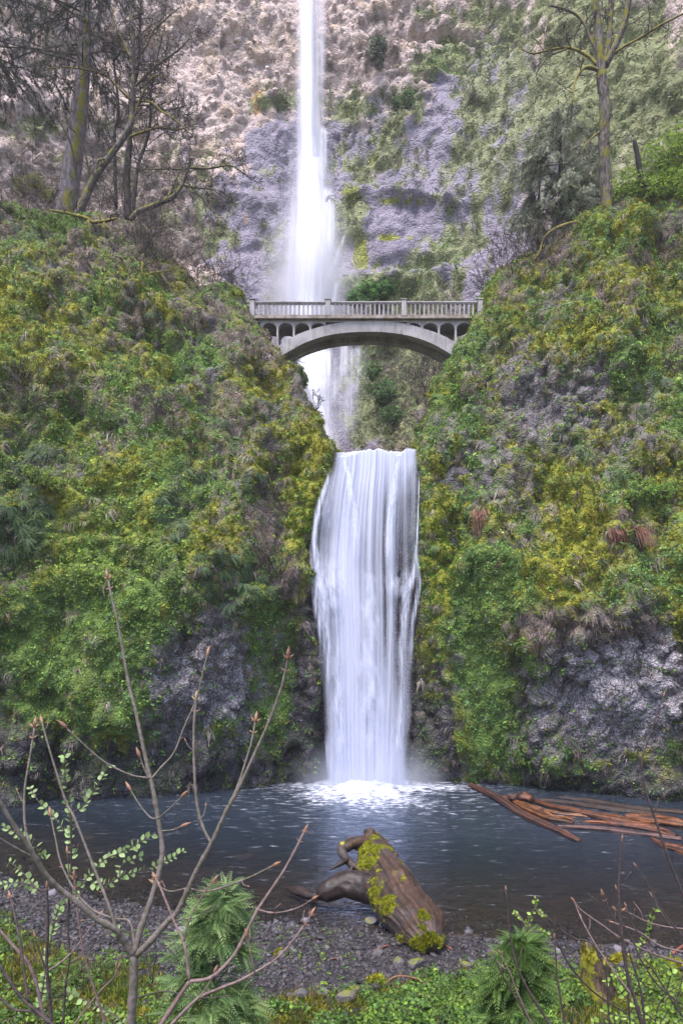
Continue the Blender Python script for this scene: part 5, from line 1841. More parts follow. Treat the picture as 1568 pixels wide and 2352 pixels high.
cc = np.array([(.034, .029, .034), (.050, .043, .049), (.024, .021, .025), (.075, .066, .075), (.046, .036, .033)])[rg.integers(0, 5, len(x))]
nr = np.c_[rg.normal(size=len(x)) * .3, rg.normal(size=len(x)) * .3, np.ones(len(x))]
nr /= np.linalg.norm(nr, axis=1, keepdims=True)
scatter(A_G, tm, np.c_[x, y, z + sz * .2], nr, sz, cc, rg, leafvar=0)
kind(A_G.obj('gravel', M_GRAV, smooth=False), 'stuff', 'dark purple grey gravel along the near shore')

# mossy stones
M_STONE = stone_mat('mossy_stone', (.055, .05, .055), (.13, .115, .125), (.13, .135, .02), .0)
M_STONE_BARE = stone_mat('bare_stone', (.07, .065, .08), (.19, .17, .19))
for k, (q, rp, lab, moss) in enumerate([
        (Z8(1140, 1415), 22, 'large moss capped stone just below the log end', 1), (Z8(1010, 1405), 16, 'mossy stone left of the large one below the log', 1), (Z8(1232, 1485), 9, 'small mossy stone right of the large one below the log', 1),
        (Z8(1530, 1430), 13, 'mossy stone on the gravel right of the log', 1), (Z8(465, 1300), 8, 'little mossy stone alone on the open gravel', 1), (Z8(120, 1350), 12, 'yellow mossed stone at the left of the gravel', 1),
        (Z6(1380, 1425), 18, 'round mossy stone on the gravel near the bottom', 1), (Z6(1480, 1420), 15, 'dark stone beside the round mossy one', 0), (Z6(390, 915), 13, 'blue grey stone at the waterline on the left', 0),
        (Z6(240, 965), 14, 'pale stone on the left beach behind the sapling', 0), (Z6(835, 1140), 16, 'upright grey stone behind the main sapling', 0), (Z8(805, 1095), 15, 'green mossy stone in the shadow under the log', 1),
        (Z8(300, 1090), 11, 'wet grey stone at the tip of the gravel spit', 0), (ZR(640, 830), 11, 'grey stone at the waterline by the right cedar', 0), (ZR(240, 770), 9, 'blue stone standing in the shallows by the right cedar', 0),
        (ZR(1080, 810), 14, 'broad grey stone at the waterline above the stump', 0), (Z7(20, 1440), 22, 'mossy rock among the plants left of the bent stick', 1), (Z7(60, 1410), 15, 'smaller mossy rock beside the bent stick', 1)]):
    p = ground_at(q[0], q[1] + rp * .5)
    r = rp * p[1] / F
    o = link('stone', stone_mesh('stone', M_STONE if moss else M_STONE_BARE, 700 + k, sub=ICO2, flat=(1, .9, .75)))
    o.location = p + np.array([0, 0, r * .35])
    o.scale = (r * 1.15, r, r)
    o.rotation_euler = (0, 0, rg.uniform(0, 6))
    tag(o, lab, 'stone')
# stones under the shallow water
for k, (q, rp, lab) in enumerate([(Z6(1120, 810), 26, 'flat brown rock lying under the shallow water'), (Z6(1180, 780), 20, 'brown sunken rock next to the flat one'), (Z6(410, 720), 15, 'reddish sunken rock in the left of the pool')]):
    p = ground_at(*q)
    r = rp * p[1] / F
    o = link('stone', stone_mesh('stone', stone_mat('sunken_stone', (.10, .06, .04), (.16, .10, .07)), 760 + k, flat=(1.3, 1, .35)))
    o.location = p + np.array([0, 0, .05])
    o.scale = (r, r, r)
    tag(o, lab, 'stone')

# ---- driftwood
def wood_mat(name, wet=.35, scale=6.0):
    t = NT(name)
    col = t.n('Attribute', attribute_name='col').outputs[0]
    w = t.n('Attribute', attribute_name='wet').outputs['Fac']
    n = t.noise(scale, 6, t.pos())
    n2 = t.noise(scale * 5, 5, t.pos())
    c = t.mix(t.ramp(n, .35, .65), col, t.mix(1.0, col, (.6, .6, .6), 'MULTIPLY'))
    r = t.math('SUBTRACT', .85, t.math('MULTIPLY', w, .5))
    b = t.n('BsdfPrincipled', {'Base Color': c, 'Roughness': r, 'Specular IOR Level': .4, 'Normal': t.bump(t.math('ADD', n, t.math('MULTIPLY', n2, .6)), .7, .05)})
    return t.done(b.outputs[0])


M_WOOD = wood_mat('weathered_wood')
MOSSY, MZ = [], [None]


def log_mesh(name, pts, rad, colf, parent, n=40, sub=14, lump=.12, lf=1.6, oval=1.0, ends=True, seed=0, grain=.05, mossy=False):
    p = smooth_line(pts, sub)
    r = np.interp(np.linspace(0, 1, len(p)), np.linspace(0, 1, len(rad)), rad)
    t_ = np.gradient(p, axis=0)
    t_ /= np.linalg.norm(t_, axis=1, keepdims=True)
    up = np.array([0, 0, 1.0])
    side = np.cross(t_, up)
    side /= np.linalg.norm(side, axis=1, keepdims=True)
    vert = np.cross(side, t_)
    a_ = np.linspace(0, 2 * math.pi, n, endpoint=False)
    R = np.cos(a_)[None, :, None] * side[:, None] + np.sin(a_)[None, :, None] * vert[:, None] * oval
    base = p[:, None] + R * r[:, None, None]
    along = np.broadcast_to(np.linspace(0, 1, len(p))[:, None], (len(p), n))
    st = np.stack([np.cos(a_)[None] * 3 + 0 * along, np.sin(a_)[None] * 3 + 0 * along, along * 2.0], -1)
    streak = fbm(st * np.array([4.5, 4.5, 1.6]), 3, seed + 5)
    lm = 1 + lump * fbm(base * lf, 3, seed) + grain * streak
    V = p[:, None] + R * (r[:, None] * lm)[..., None]
    col, wet = colf(V, np.sin(a_)[None] + 0 * along, along, streak)
    i = np.arange(len(p) * n).reshape(len(p), n)
    j = np.roll(i, -1, 1)
    f = np.stack([i[:-1], j[:-1], j[1:], i[1:]], -1).reshape(-1, 4)
    m = len(p) * n
    VV_ = np.vstack([V.reshape(-1, 3), p[0] + t_[0] * r[0] * .15, p[-1] - t_[-1] * r[-1] * .1])
    f3 = np.vstack([np.c_[j[0], i[0], np.full(n, m)], np.c_[i[-1], j[-1], np.full(n, m + 1)]])
    C = np.vstack([col.reshape(-1, 3), col[0].mean(0) * .35, col[-1].mean(0) * .6])
    W = np.r_[wet.ravel(), .3, .3]
    a = Acc()
    a.add(VV_, f, C)
    a.f.append(f3)
    if mossy:
        MOSSY.append((V, sstep(.30, .6, MZ[0])))
    return a.obj(name, M_WOOD, parent, attrs={'wet': W}), V


def moss_wood(V, up, along, streak):
    """brown barkless trunk with grey weathering and patches of yellow green moss on the upper side"""
    n1 = fbm(V * .9, 3, 130)
    n2 = fbm(V * 4.0, 3, 131)
    k = (streak * 1.5 + .45).clip(0, 1)[..., None]
    c = np.array((.024, .016, .013)) * (1 - k) + np.array((.095, .046, .028)) * k
    g = sstep(.05, .3, fbm(V * .7, 3, 133))[..., None] * .4
    c = c * (1 - g) + np.array((.085, .074, .078)) * g
    u, v = uv_of(V)
    z = .9 * soft_blob(u, v, (850, 1950, 26, 18)) + .85 * soft_blob(u, v, (845, 1985, 24, 22)) + .75 * soft_blob(u, v, (893, 2075, 17, 17)) + .95 * soft_blob(u, v, (971, 2112, 15, 30)) + .5 * soft_blob(u, v, (860, 2060, 10, 30)) + .8 * soft_blob(u, v, (965, 2165, 50, 22)) + .4 * soft_blob(u, v, (860, 1920, 14, 10)) + .4 * soft_blob(u, v, (990, 2160, 14, 25))
    m = sstep(.10, .30, z + .75 * n2 + .35 * n1 - .30 + .05 * up)[..., None]
    MZ[0] = m[..., 0]
    mc = np.array((.16, .16, .012)) * (1 - .5) + np.array((.30, .30, .02)) * .5 * (1 + n2[..., None])
    c = c * (1 - m) + mc * m
    return c, np.clip(.5 + .4 * streak, 0, 1) * (1 - m[..., 0])


def wet_wood(V, up, along, streak):
    k = (streak * .8 + .4).clip(0, 1)[..., None]
    return np.array((.018, .012, .011)) * (1 - k) + np.array((.055, .034, .029)) * k, np.ones(V.shape[:2])


pl = ground_at(935, 2172)
drift = thing('driftwood_log', pl, 'thick moss patched driftwood log lying from the gravel into the pool', 'log')
main = [P(990, 2178, 18.7), P(976, 2152, 19.2), P(962, 2128, 19.9), P(932, 2090, 21.0), P(905, 2050, 22.2), P(880, 2008, 23.5), P(866, 1972, 25.0), P(858, 1945, 26.3), P(850, 1922, 27.3)]
log_mesh('trunk', main, np.array([16, 46, 56, 58, 58, 50, 42, 30, 16]) * np.array([18.7, 19.2, 19.9, 21, 22.2, 23.5, 25, 26.3, 27.3]) / F, moss_wood, drift, 90, 26, .20, 1.5, .92, seed=3, grain=.15, mossy=True)
log_mesh('branch_stub', [P(850, 1945, 26.2), P(849, 1925, 26.6), P(846, 1908, 26.8)], [.30, .26, .20], moss_wood, drift, 24, 8, .3, 2.5, seed=5, mossy=True)
log_mesh('branch_stub', [P(885, 1968, 24.8), P(904, 1966, 24.6), P(910, 1958, 24.6)], [.25, .2, .1], moss_wood, drift, 20, 6, .3, 2.5, seed=6)
log_mesh('branch_stub', [P(880, 1945, 25.8), P(888, 1936, 25.9)], [.14, .08], moss_wood, drift, 14, 6, .3, 2.5, seed=7)
hook = log_mesh('root', [P(845, 1945, 26.0), P(815, 1938, 25.7), P(793, 1943, 25.4), P(785, 1956, 25.2), P(795, 1974, 25.0), P(812, 1990, 24.9), P(830, 2000, 24.8)], [.30, .25, .23, .17, .14, .16, .14], moss_wood, drift, 20, 8, .35, 2.5, seed=8)[0]
log_mesh('root_tip', [P(798, 1975, 25.0), P(785, 1982, 24.7), P(772, 1990, 24.5), P(757, 1999, 24.3)], [.13, .10, .07, .02], wet_wood, hook, 12, 8, .3, 2.5, seed=9)
log_mesh('root_tip', [P(812, 1990, 24.9), P(806, 1998, 24.7), P(800, 2004, 24.6)], [.11, .08, .03], wet_wood, hook, 12, 8, .3, 2.5, seed=10)
log_mesh('sunken_branch', [P(870, 2045, 22.6), P(835, 2040, 22.9), P(795, 2034, 23.1), P(765, 2042, 23.1), P(742, 2052, 23.1), P(728, 2060, 23.1)], [.5, .47, .44, .40, .30, .10], wet_wood, drift, 36, 12, .25, 1.6, seed=11)
log_mesh('sunken_branch', [P(738, 2062, 23.2), P(712, 2056, 23.6), P(685, 2048, 24.1), P(650, 2038, 24.7)], [.10, .16, .17, .03], wet_wood, drift, 20, 8, .3, 2, seed=12)
a = Acc()
ge = np.random.default_rng(9)
for V, m in MOSSY:
    n_ = np.cross(np.gradient(V, axis=1), np.gradient(V, axis=0))
    n_ /= np.maximum(np.linalg.norm(n_, axis=-1, keepdims=True), 1e-9)
    if (n_ * (V - V.mean(1, keepdims=True))).sum() < 0:
        n_ = -n_
    k = (m > ge.random(m.shape)) & (ge.random(m.shape) < .8)
    scatter(a, T_TUFT, V[k], n_[k], ge.uniform(.3, .6, k.sum()), np.array([(.20, .21, .015), (.28, .28, .02), (.14, .16, .02)])[ge.integers(0, 3, k.sum())] * np.clip(1 + .25 * ge.normal(size=(k.sum(), 1)), .4, 1.7), ge)
a.obj('moss', M_MOSS, drift, smooth=False)
# fringe of roots and moss under the cut end
a = Acc()
ge = np.random.default_rng(8)
pts = np.array([P(915 + 95 * ge.random(), 2150 + 18 * ge.random(), 19.2) for _ in range(70)])
scatter(a, T_TUFT, pts, np.tile(np.array([[0, -.8, -.35]]), (70, 1)) / .873, ge.uniform(.3, .7, 70), np.array((.13, .125, .02)) * np.clip(1 + .4 * ge.normal(size=(70, 1)), .3, 1.8), ge)
a.obj('moss_fringe', M_MOSS, drift, smooth=False)

# ---- rusty logs floating at the right edge of the pool
def rust_wood(base, edge=None):
    b = np.array(base)

    def f(V, up, along, streak):
        k = (streak * 1.8 + .42).clip(0, 1)[..., None]
        c = b * .2 * (1 - k) + b * 1.2 * k
        n = sstep(.1, .35, fbm(V * 2.2, 3, 140))[..., None]
        c = c * (1 - .7 * n) + np.array((.03, .02, .02)) * .7 * n
        return c * .72, .55 + 0 * up
    return f


RUST, PALE, DARKR = (.17, .055, .02), (.20, .10, .09), (.07, .03, .018)
pile = [
    ('long slim log slanting out from the pile into open water', [(0, 110, 43.2), (180, 200, 39.6), (380, 330, 35.6), (600, 450, 32.8), (800, 550, 30.6)], [.20, .26, .26, .25, .16], (.15, .06, .04)),
    ('pale pinkish log along the water edge of the pile', [(640, 430, 33.4), (850, 455, 32.9), (1100, 490, 32.3), (1350, 530, 31.6), (1560, 560, 31.0)], [.10, .18, .20, .18, .15], PALE),
    ('broad orange split log in the middle of the pile', [(330, 240, 38.4), (450, 330, 36.4), (600, 400, 34.6), (760, 420, 34.0)], [.20, .32, .30, .12], (.25, .09, .03)),
    ('rust red plank log lying across the pile centre', [(480, 235, 38.4), (700, 300, 36.4), (950, 350, 35.0), (1200, 410, 33.8), (1400, 470, 32.8)], [.16, .26, .30, .30, .20], RUST),
    ('long brown log at the back of the pile under the overhang', [(460, 228, 39.4), (760, 270, 38.2), (1000, 320, 36.9), (1250, 345, 36.1), (1500, 420, 34.7)], [.14, .20, .22, .22, .2], DARKR),
    ('thick orange log at the right frame edge of the pile', [(1150, 370, 35.0), (1350, 420, 34.1), (1568, 470, 33.1), (1760, 520, 32.2)], [.26, .36, .40, .40], (.21, .075, .028)),
    ('upper dark log running along the rock foot', [(640, 235, 40.0), (900, 275, 38.8), (1200, 335, 37.2), (1600, 400, 35.9)], [.12, .18, .2, .2], DARKR),
    ('narrow tan log wedged between the middle logs', [(400, 250, 38.0), (620, 320, 36.2), (850, 350, 35.4), (980, 368, 35.0)], [.08, .14, .14, .06], (.30, .14, .07)),
    ('splintered red log in front of the thick orange one', [(820, 400, 34.2), (1050, 430, 33.7), (1300, 480, 32.8), (1520, 545, 31.6)], [.12, .22, .24, .16], (.22, .075, .04)),
    ('short cut log end standing up at the far tip of the pile', [(250, 215, 39.2), (290, 208, 39.0), (340, 215, 38.6)], [.30, .34, .3], (.13, .06, .045)),
    ('knobby red root block behind the cut log end', [(350, 205, 39.2), (400, 210, 38.8), (450, 228, 38.4)], [.30, .45, .26], (.17, .06, .03)),
    ('red slab drifting at the lower right frame edge', [(1330, 545, 31.3), (1430, 610, 30.0), (1568, 660, 29.2), (1700, 700, 28.5)], [.06, .18, .28, .25], (.25, .09, .05)),
    ('thin red pole under the slab at the right frame edge', [(1440, 590, 30.5), (1520, 650, 29.3), (1640, 720, 28.0)], [.10, .12, .1], (.24, .085, .04))]
for k, (lab, pts, rad, colr) in enumerate(pile):
    q = [P(*ZB(x_, y_), Y) for x_, y_, Y in pts]
    q = [np.array([p[0], p[1], max(p[2], -.02 + rad[i] * .35)]) for i, p in enumerate(q)]
    root = thing('floating_log', q[0], lab, 'log', 'rusty logs jammed at the pool edge')
    log_mesh('trunk', q, rad, rust_wood(colr), root, 26, 12, .38, 2.2, .7, seed=20 + k, grain=.28)
    if k in (2, 3, 5, 8):                                    # loose splinters along the split logs
        for _ in range(5):
            i = rg.integers(0, len(q) - 1)
            t_ = rg.random()
            c = q[i] * (1 - t_) + q[i + 1] * t_ + np.array([0, -.12, rad[i] * .7])
            d = unit(q[i + 1] - q[i] + rg.normal(size=3) * .25)
            a = Acc()
            L = rg.uniform(.5, 1.3)
            tube(a, [c - d * L / 2, c, c + d * L / 2], [.012, .05, .01], 5, .3, col=np.array(colr) * rg.uniform(.7, 1.6))
            a.obj('splinter', M_WOOD, root, smooth=False)

# sticks on the beach
M_STICK = mat_plain('brown_stick', (.22, .11, .065), .7, .4, 8, .3, .01)
M_STICK_R = mat_plain('red_stick', (.22, .07, .05), .7, .4, 8, .3, .01)
for lab, pts, w, m in [('bent orange brown stick arching over the plants', [Z7(205, 1400), Z7(225, 1372), Z7(265, 1358), Z7(330, 1365), Z7(398, 1397)], 5, M_STICK), ('short red stick on the gravel left of the log', [Z8(820, 1335), Z8(870, 1318), Z8(930, 1292)], 4, M_STICK_R),
                       ('red brown stick on the gravel at the waterline right of the log', [Z8(1370, 1295), Z8(1420, 1325)], 4, M_STICK_R), ('small brown stick near the bottom of the gravel', [Z8(495, 1400), Z8(570, 1388)], 3, M_STICK), ('reddish stick lying at the right frame edge shore', [ZR(1490, 860), ZR(1568, 800)], 8, M_STICK_R)]:
    q = [ground_at(*p) for p in pts]
    if len(pts) > 3:
        q = [P(*p, ground_at(*pts[0])[1]) for p in pts]
    a = Acc()
    tube(a, smooth_line(q, 5) + np.array([0, 0, .04]), w / 2 * q[0][1] / F, 6, .2)
    o = a.obj('stick', m)
    tag(o, lab, 'stick')

# ---- mossy stump
pb = ground_at(1372, 2290)
st_ = thing('mossy_stump', pb, 'hollow broken stump with a yellow mossy side by the right shore', 'stump')
hh, rr0 = .95, .33
na, nh = 26, 18
a_ = np.linspace(math.radians(65), math.radians(330), na)      # open towards the viewer's right
zz = np.linspace(-.2, 1, nh)
out = []
for zk in zz:
    rad = rr0 * (1.25 - .35 * max(zk, 0)) * (1 + .15 * np.sin(3 * a_ + 1))
    out.append(np.c_[np.cos(a_) * rad, np.sin(a_) * rad, np.full(na, zk * hh)])
O = np.array(out)
top = .16 * np.sin(5 * a_) + .22 * np.cos(a_ - 3.4)
O[..., 2] += np.clip(zz, 0, 1)[:, None] * top[None] * .8
O += .05 * fbm(O * 4, 3, 150)[..., None] * np.array([1, 1, .3])
I = O * np.array([.66, .66, 1])
V = np.concatenate([O, I[::-1]])
V = np.concatenate([V, V[:1]])
t = mat_bark('stump_moss', (.10, .07, .05), (.03, .02, .018), (.20, .185, .02), .30, 5, .35, (-.6, -.3, .7))
a = Acc()
a.add(V + pb, grid_faces(*V.shape[:2])[:, ::-1])
a.obj('shell', t, st_)
a = Acc()
pts, nn_ = [], []
for _ in range(420):
    i, j = ge.integers(4, nh), ge.integers(3, na)
    if ge.random() < (.8 if i > nh - 4 else .10) * (1 if j < 17 else .25):
        pts.append(O[i, j] + pb)
        nn_.append(unit(np.array([O[i, j, 0], O[i, j, 1], .25])))
scatter(a, T_TUFT, np.array(pts), np.array(nn_), ge.uniform(.25, .5, len(pts)), np.array((.21, .19, .02)) * np.clip(1 + .3 * ge.normal(size=(len(pts), 1)), .4, 1.7), ge)
a.obj('moss', M_MOSS, st_, smooth=False)
a = Acc()
for k in range(14):
    aa = ge.uniform(0, 6.28)
    tube(a, [pb + np.array([math.cos(aa) * .22, math.sin(aa) * .22, 0]), pb + np.array([math.cos(aa) * .2, math.sin(aa) * .2, ge.uniform(.3, .8)])], [.05, .02], 4)
a.obj('rotten_core', mat_plain('rotten_wood', (.05, .03, .022), .9, .5, 9, .6, .03), st_)

# moss mounds
M_MOUND = mat_plain('moss_mound', (.17, .165, .02), .95, .4, 14, .8, .05, rgb2=(.26, .235, .03))
for k, (q, rp, lab) in enumerate([(ZR(570, 940), 15, 'yellow moss cushion right of the right cedar'), (ZR(1115, 890), 16, 'yellow moss cushion right of the stump'), (ZR(1480, 930), 20, 'yellow moss cushion at the right frame edge'), (Z6(650, 1530), 17, 'yellow moss cushion at the foot of the main sapling'), (Z6(1290, 1245), 10, 'small moss cushion on the gravel behind the left cedar'), (Z6(60, 1500), 14, 'moss cushion in the lower left corner'), (Z7(160, 1370), 14, 'moss cushion on the gravel above the bent stick')]):
    p = ground_at(q[0], q[1] + rp * .3)
    r = rp * p[1] / F
    v, f = ICO2
    a = Acc()
    qq = v * (1 + .25 * fbm(v * 2 + k, 3, 160 + k))[:, None] * np.array([1.25, 1, .7]) * r
    a.add(qq + p, f)
    root = thing('moss_cushion', p, lab, 'moss')
    a.obj('core', M_MOUND, root)
    a = Acc()
    m = v[:, 2] > -.2
    nv = np.repeat(qq[m], 4, 0) + ge.normal(size=(m.sum() * 4, 3)) * r * .15
    scatter(a, T_TUFT, nv + p, np.repeat(v[m], 4, 0), ge.uniform(.35, .6, len(nv)), np.array((.22, .21, .02)) * np.clip(1 + .3 * ge.normal(size=(len(nv), 1)), .4, 1.7), ge)
    a.obj('fibres', M_MOSS, root, smooth=False)

# ---- herb layer of the bank
A_H, A_HM, A_HD = Acc(), Acc(), Acc()
n = 30000
x = rg.uniform(-13, 13, n)
y = rg.uniform(11.5, 21, n)
s_ = y - shore(x)
gr = np.interp(x, [-14, -9, -6, -3, 0, 2, 5, 14], [-4.2, -4.5, -5.2, -6.0, -5.6, -3.6, -2.6, -2.2])
pp = np.stack([x, y, 0 * x], -1)
mm = sstep(.7, -.7, s_ - gr + 1.3 * fbm(pp * .6, 3, 53))
k1 = fbm(pp * .8, 2, 171)
k2 = fbm(pp * 1.1, 2, 172)
z = ground_z(x, y)
Pn = np.c_[x, y, z]
up_ = np.tile(np.array([[0, -.25, .97]]), (n, 1))
T_HERB = [leaf_clump(rgt, 9, .13, .075, .16, .8) for _ in range(8)]
T_BLADE = [tuft(rgt, 10, .34, .1, .012, .5) for _ in range(6)]
right = sstep(-2, 1.5, x)
m = (rg.random(n) < mm * (.25 + .65 * right)) & (k1 > -.35)
c = np.array([(.085, .17, .025), (.13, .23, .03), (.06, .12, .025), (.16, .235, .035), (.075, .13, .04)])[rg.integers(0, 5, n)] * np.clip(1 + .3 * rg.normal(size=(n, 1)), .4, 1.7)
yel = sstep(5, 9, x)[:, None]
c = c * (1 + yel * np.array((.35, .1, -.1)))
scatter(A_H, T_HERB, Pn[m] + np.array([0, 0, .05]), up_[m], rg.uniform(.7, 1.5, m.sum()), c[m], rg)
m = (rg.random(n) < mm * .25) & (k2 > 0)
scatter(A_H, T_BLADE, Pn[m], up_[m], rg.uniform(.6, 1.2, m.sum()), c[m] * .9, rg)
m = (rg.random(n) < mm * .8) & (k1 < .12)
scatter(A_HM, T_TUFT, Pn[m], up_[m], rg.uniform(.5, 1.0, m.sum()), np.array([(.19, .18, .02), (.13, .14, .02), (.22, .20, .03)])[rg.integers(0, 3, m.sum())] * np.clip(1 + .3 * rg.normal(size=(m.sum(), 1)), .4, 1.7), rg)
m = (rg.random(n) < mm * .12)
scatter(A_HD, T_BLADE, Pn[m], up_[m], rg.uniform(.5, 1.1, m.sum()), np.array((.17, .12, .09)) * np.clip(1 + .3 * rg.normal(size=(m.sum(), 1)), .4, 1.7), rg)
m = (s_ > gr - .5) & (s_ < -.5) & (rg.random(n) < .05) & (k1 > .1)
scatter(A_H, T_HERB, Pn[m], up_[m], rg.uniform(.4, .9, m.sum()), c[m], rg)
kind(A_H.obj('bank_herbs', M_LEAF, smooth=False), 'stuff', 'fresh green herbs covering the near bank')
kind(A_HM.obj('bank_moss', M_MOSS, smooth=False), 'stuff', 'yellow moss tufts between the herbs on the near bank')
kind(A_HD.obj('bank_litter', M_DRY, smooth=False), 'stuff', 'brown dead stalks among the herbs on the near bank')

# ---- young cedars
def cedar_frond(rg, pairs=9, L=.34):
    V, Fc = [], []
    k = 0
    for j in range(pairs):
        t_ = (j + .6) / pairs
        b = np.array([t_ * L, 0, -.35 * L * t_ * t_])
        w = L * .36 * (1 - t_ * .72) * (.6 + .4 * min(1, t_ * 4))
        for sg in (-1, 1):
            d = unit(np.array([.75, sg * .8, -.35 - .3 * rg.random()]))
            s = unit(np.cross(d, np.array([0, 0, 1.0]))) * w * .15
            e = b + d * w
            V += [b, (b + e) / 2 + s, e, (b + e) / 2 - s]
            Fc.append((k, k + 1, k + 2, k + 3))
            k += 4
    return np.array(V), np.array(Fc), 4


T_CEDAR = [cedar_frond(rgt) for _ in range(6)]


def cedar(label, line, Y, halfw, cols, rg, n, fl):
    """line: stem course from the tip downwards, halfw: half width of the crown along it (photo pixels)"""
    top = [P(u, v, Y) for u, v in line]
    foot = top[-1].copy()
    foot[2] = gz(foot[0], Y) - .05
    st = smooth_line(top + [foot], 6)
    root = thing('young_cedar', foot, label, 'tree')
    a = Acc()
    tube(a, st, np.linspace(.004, .03, len(st)), 6)
    br, pts, dirs = a, [], []
    vis = smooth_line(top, 8)
    hw = np.interp(np.linspace(0, 1, len(vis)), np.linspace(0, 1, len(halfw)), halfw) * Y / F
    for _ in range(n):
        t_ = rg.random() ** .8
        i = int(t_ * (len(vis) - 1))
        a0 = rg.uniform(0, 6.283)
        R = hw[i] * rg.uniform(.55, 1.1)
        d = np.array([math.cos(a0), math.sin(a0), .30])
        e = vis[i] + d * R
        q = smooth_line([vis[i], vis[i] + d * R * .55 + np.array([0, 0, .10 * R]), e + np.array([0, 0, -.12 * R])], 4)
        tube(br, q, np.linspace(.006, .002, len(q)), 3)
        for k in range(2, len(q)):
            for _r in range(3):
                pts.append(q[k] + rg.normal(size=3) * .02)
                dirs.append(unit(d + rg.normal(size=3) * .45 + np.array([0, 0, -.25])))
    pts, dirs = np.array(pts), np.array(dirs)
    cr = Acc()
    y_ = np.cross(np.array([0, 0, 1.0]) + rg.normal(size=pts.shape) * .3, dirs)
    y_ /= np.linalg.norm(y_, axis=1, keepdims=True)
    z_ = np.cross(dirs, y_)
    pick = rg.integers(0, 6, len(pts))
    s = rg.uniform(.6, 1.2, len(pts)) * fl
    for i, (V, Fc, per) in enumerate(T_CEDAR):
        m = np.nonzero(pick == i)[0]
        W = pts[m][:, None] + s[m][:, None, None] * (V[None, :, 0:1] * dirs[m][:, None] + V[None, :, 1:2] * y_[m][:, None] + V[None, :, 2:3] * z_[m][:, None])
        cc = np.array(cols)[rg.integers(0, len(cols), len(m))] * np.clip(1 + .22 * rg.normal(size=(len(m), 1)), .5, 1.6)
        cr.add(W.reshape(-1, 3), (Fc[None] + (np.arange(len(m)) * len(V))[:, None, None]).reshape(-1, 4), np.repeat(cc, len(V), 0))
    a.obj('trunk', M_DARKB, root)
    cr.obj('foliage', M_LEAF, root, smooth=False)


cedar('young feathery cedar behind the main sapling, its tip leaning right', [(528, 2030), (512, 2080), (495, 2140), (492, 2210), (490, 2290), (488, 2370)], 7.5, [6, 34, 58, 85, 105, 120], [(.12, .20, .07), (.16, .245, .085), (.09, .155, .055), (.19, .26, .10)], rg, 85, .78)
cedar('young feathery cedar at the bottom right among bare stems', [(1196, 2160), (1199, 2190), (1196, 2240), (1190, 2300), (1186, 2370)], 9.0, [8, 30, 52, 72, 88], [(.10, .17, .04), (.13, .21, .05), (.07, .135, .035)], rg, 78, .9)

# ---- bare saplings with swelling buds
M_STEM = mat_plain('sapling_bark', (.085, .078, .055), .7, .3, 55, .5, .006, rgb2=(.155, .125, .12))
M_STEM_D = mat_plain('dark_stem_bark', (.035, .026, .027), .7, .35, 60, .5, .004, rgb2=(.07, .05, .052))
M_STEM_P = mat_plain('pink_stem_bark', (.115, .075, .07), .7, .3, 60, .5, .004, rgb2=(.18, .125, .12))
M_BUD = mat_plain('red_bud', (.17, .065, .055), .5, .3, 14, .1, .004, rgb2=(.25, .165, .10))
M_BUDG = mat_plain('green_tipped_bud', (.25, .22, .09), .5, .3, 14, .1, .004, rgb2=(.34, .20, .12))


def bud_mesh(mat):
    p = np.array([(0, 0, z) for z in np.linspace(0, 1, 8)])
    a = Acc()
    tube(a, p, [.06, .10, .15, .17, .16, .12, .07, .02], 7)
    return a.mesh('bud', mat)


BUD, BUDG = bud_mesh(M_BUD), bud_mesh(M_BUDG)


def put_bud(parent, pos, d, L, green=False):
    o = link('bud', BUDG if green else BUD, parent)
    q = Vector(d).to_track_quat('Z', 'Y')
    o.rotation_euler = q.to_euler()
    o.location = Vector(pos)
    o.scale = (L * .9, L * .9, L)


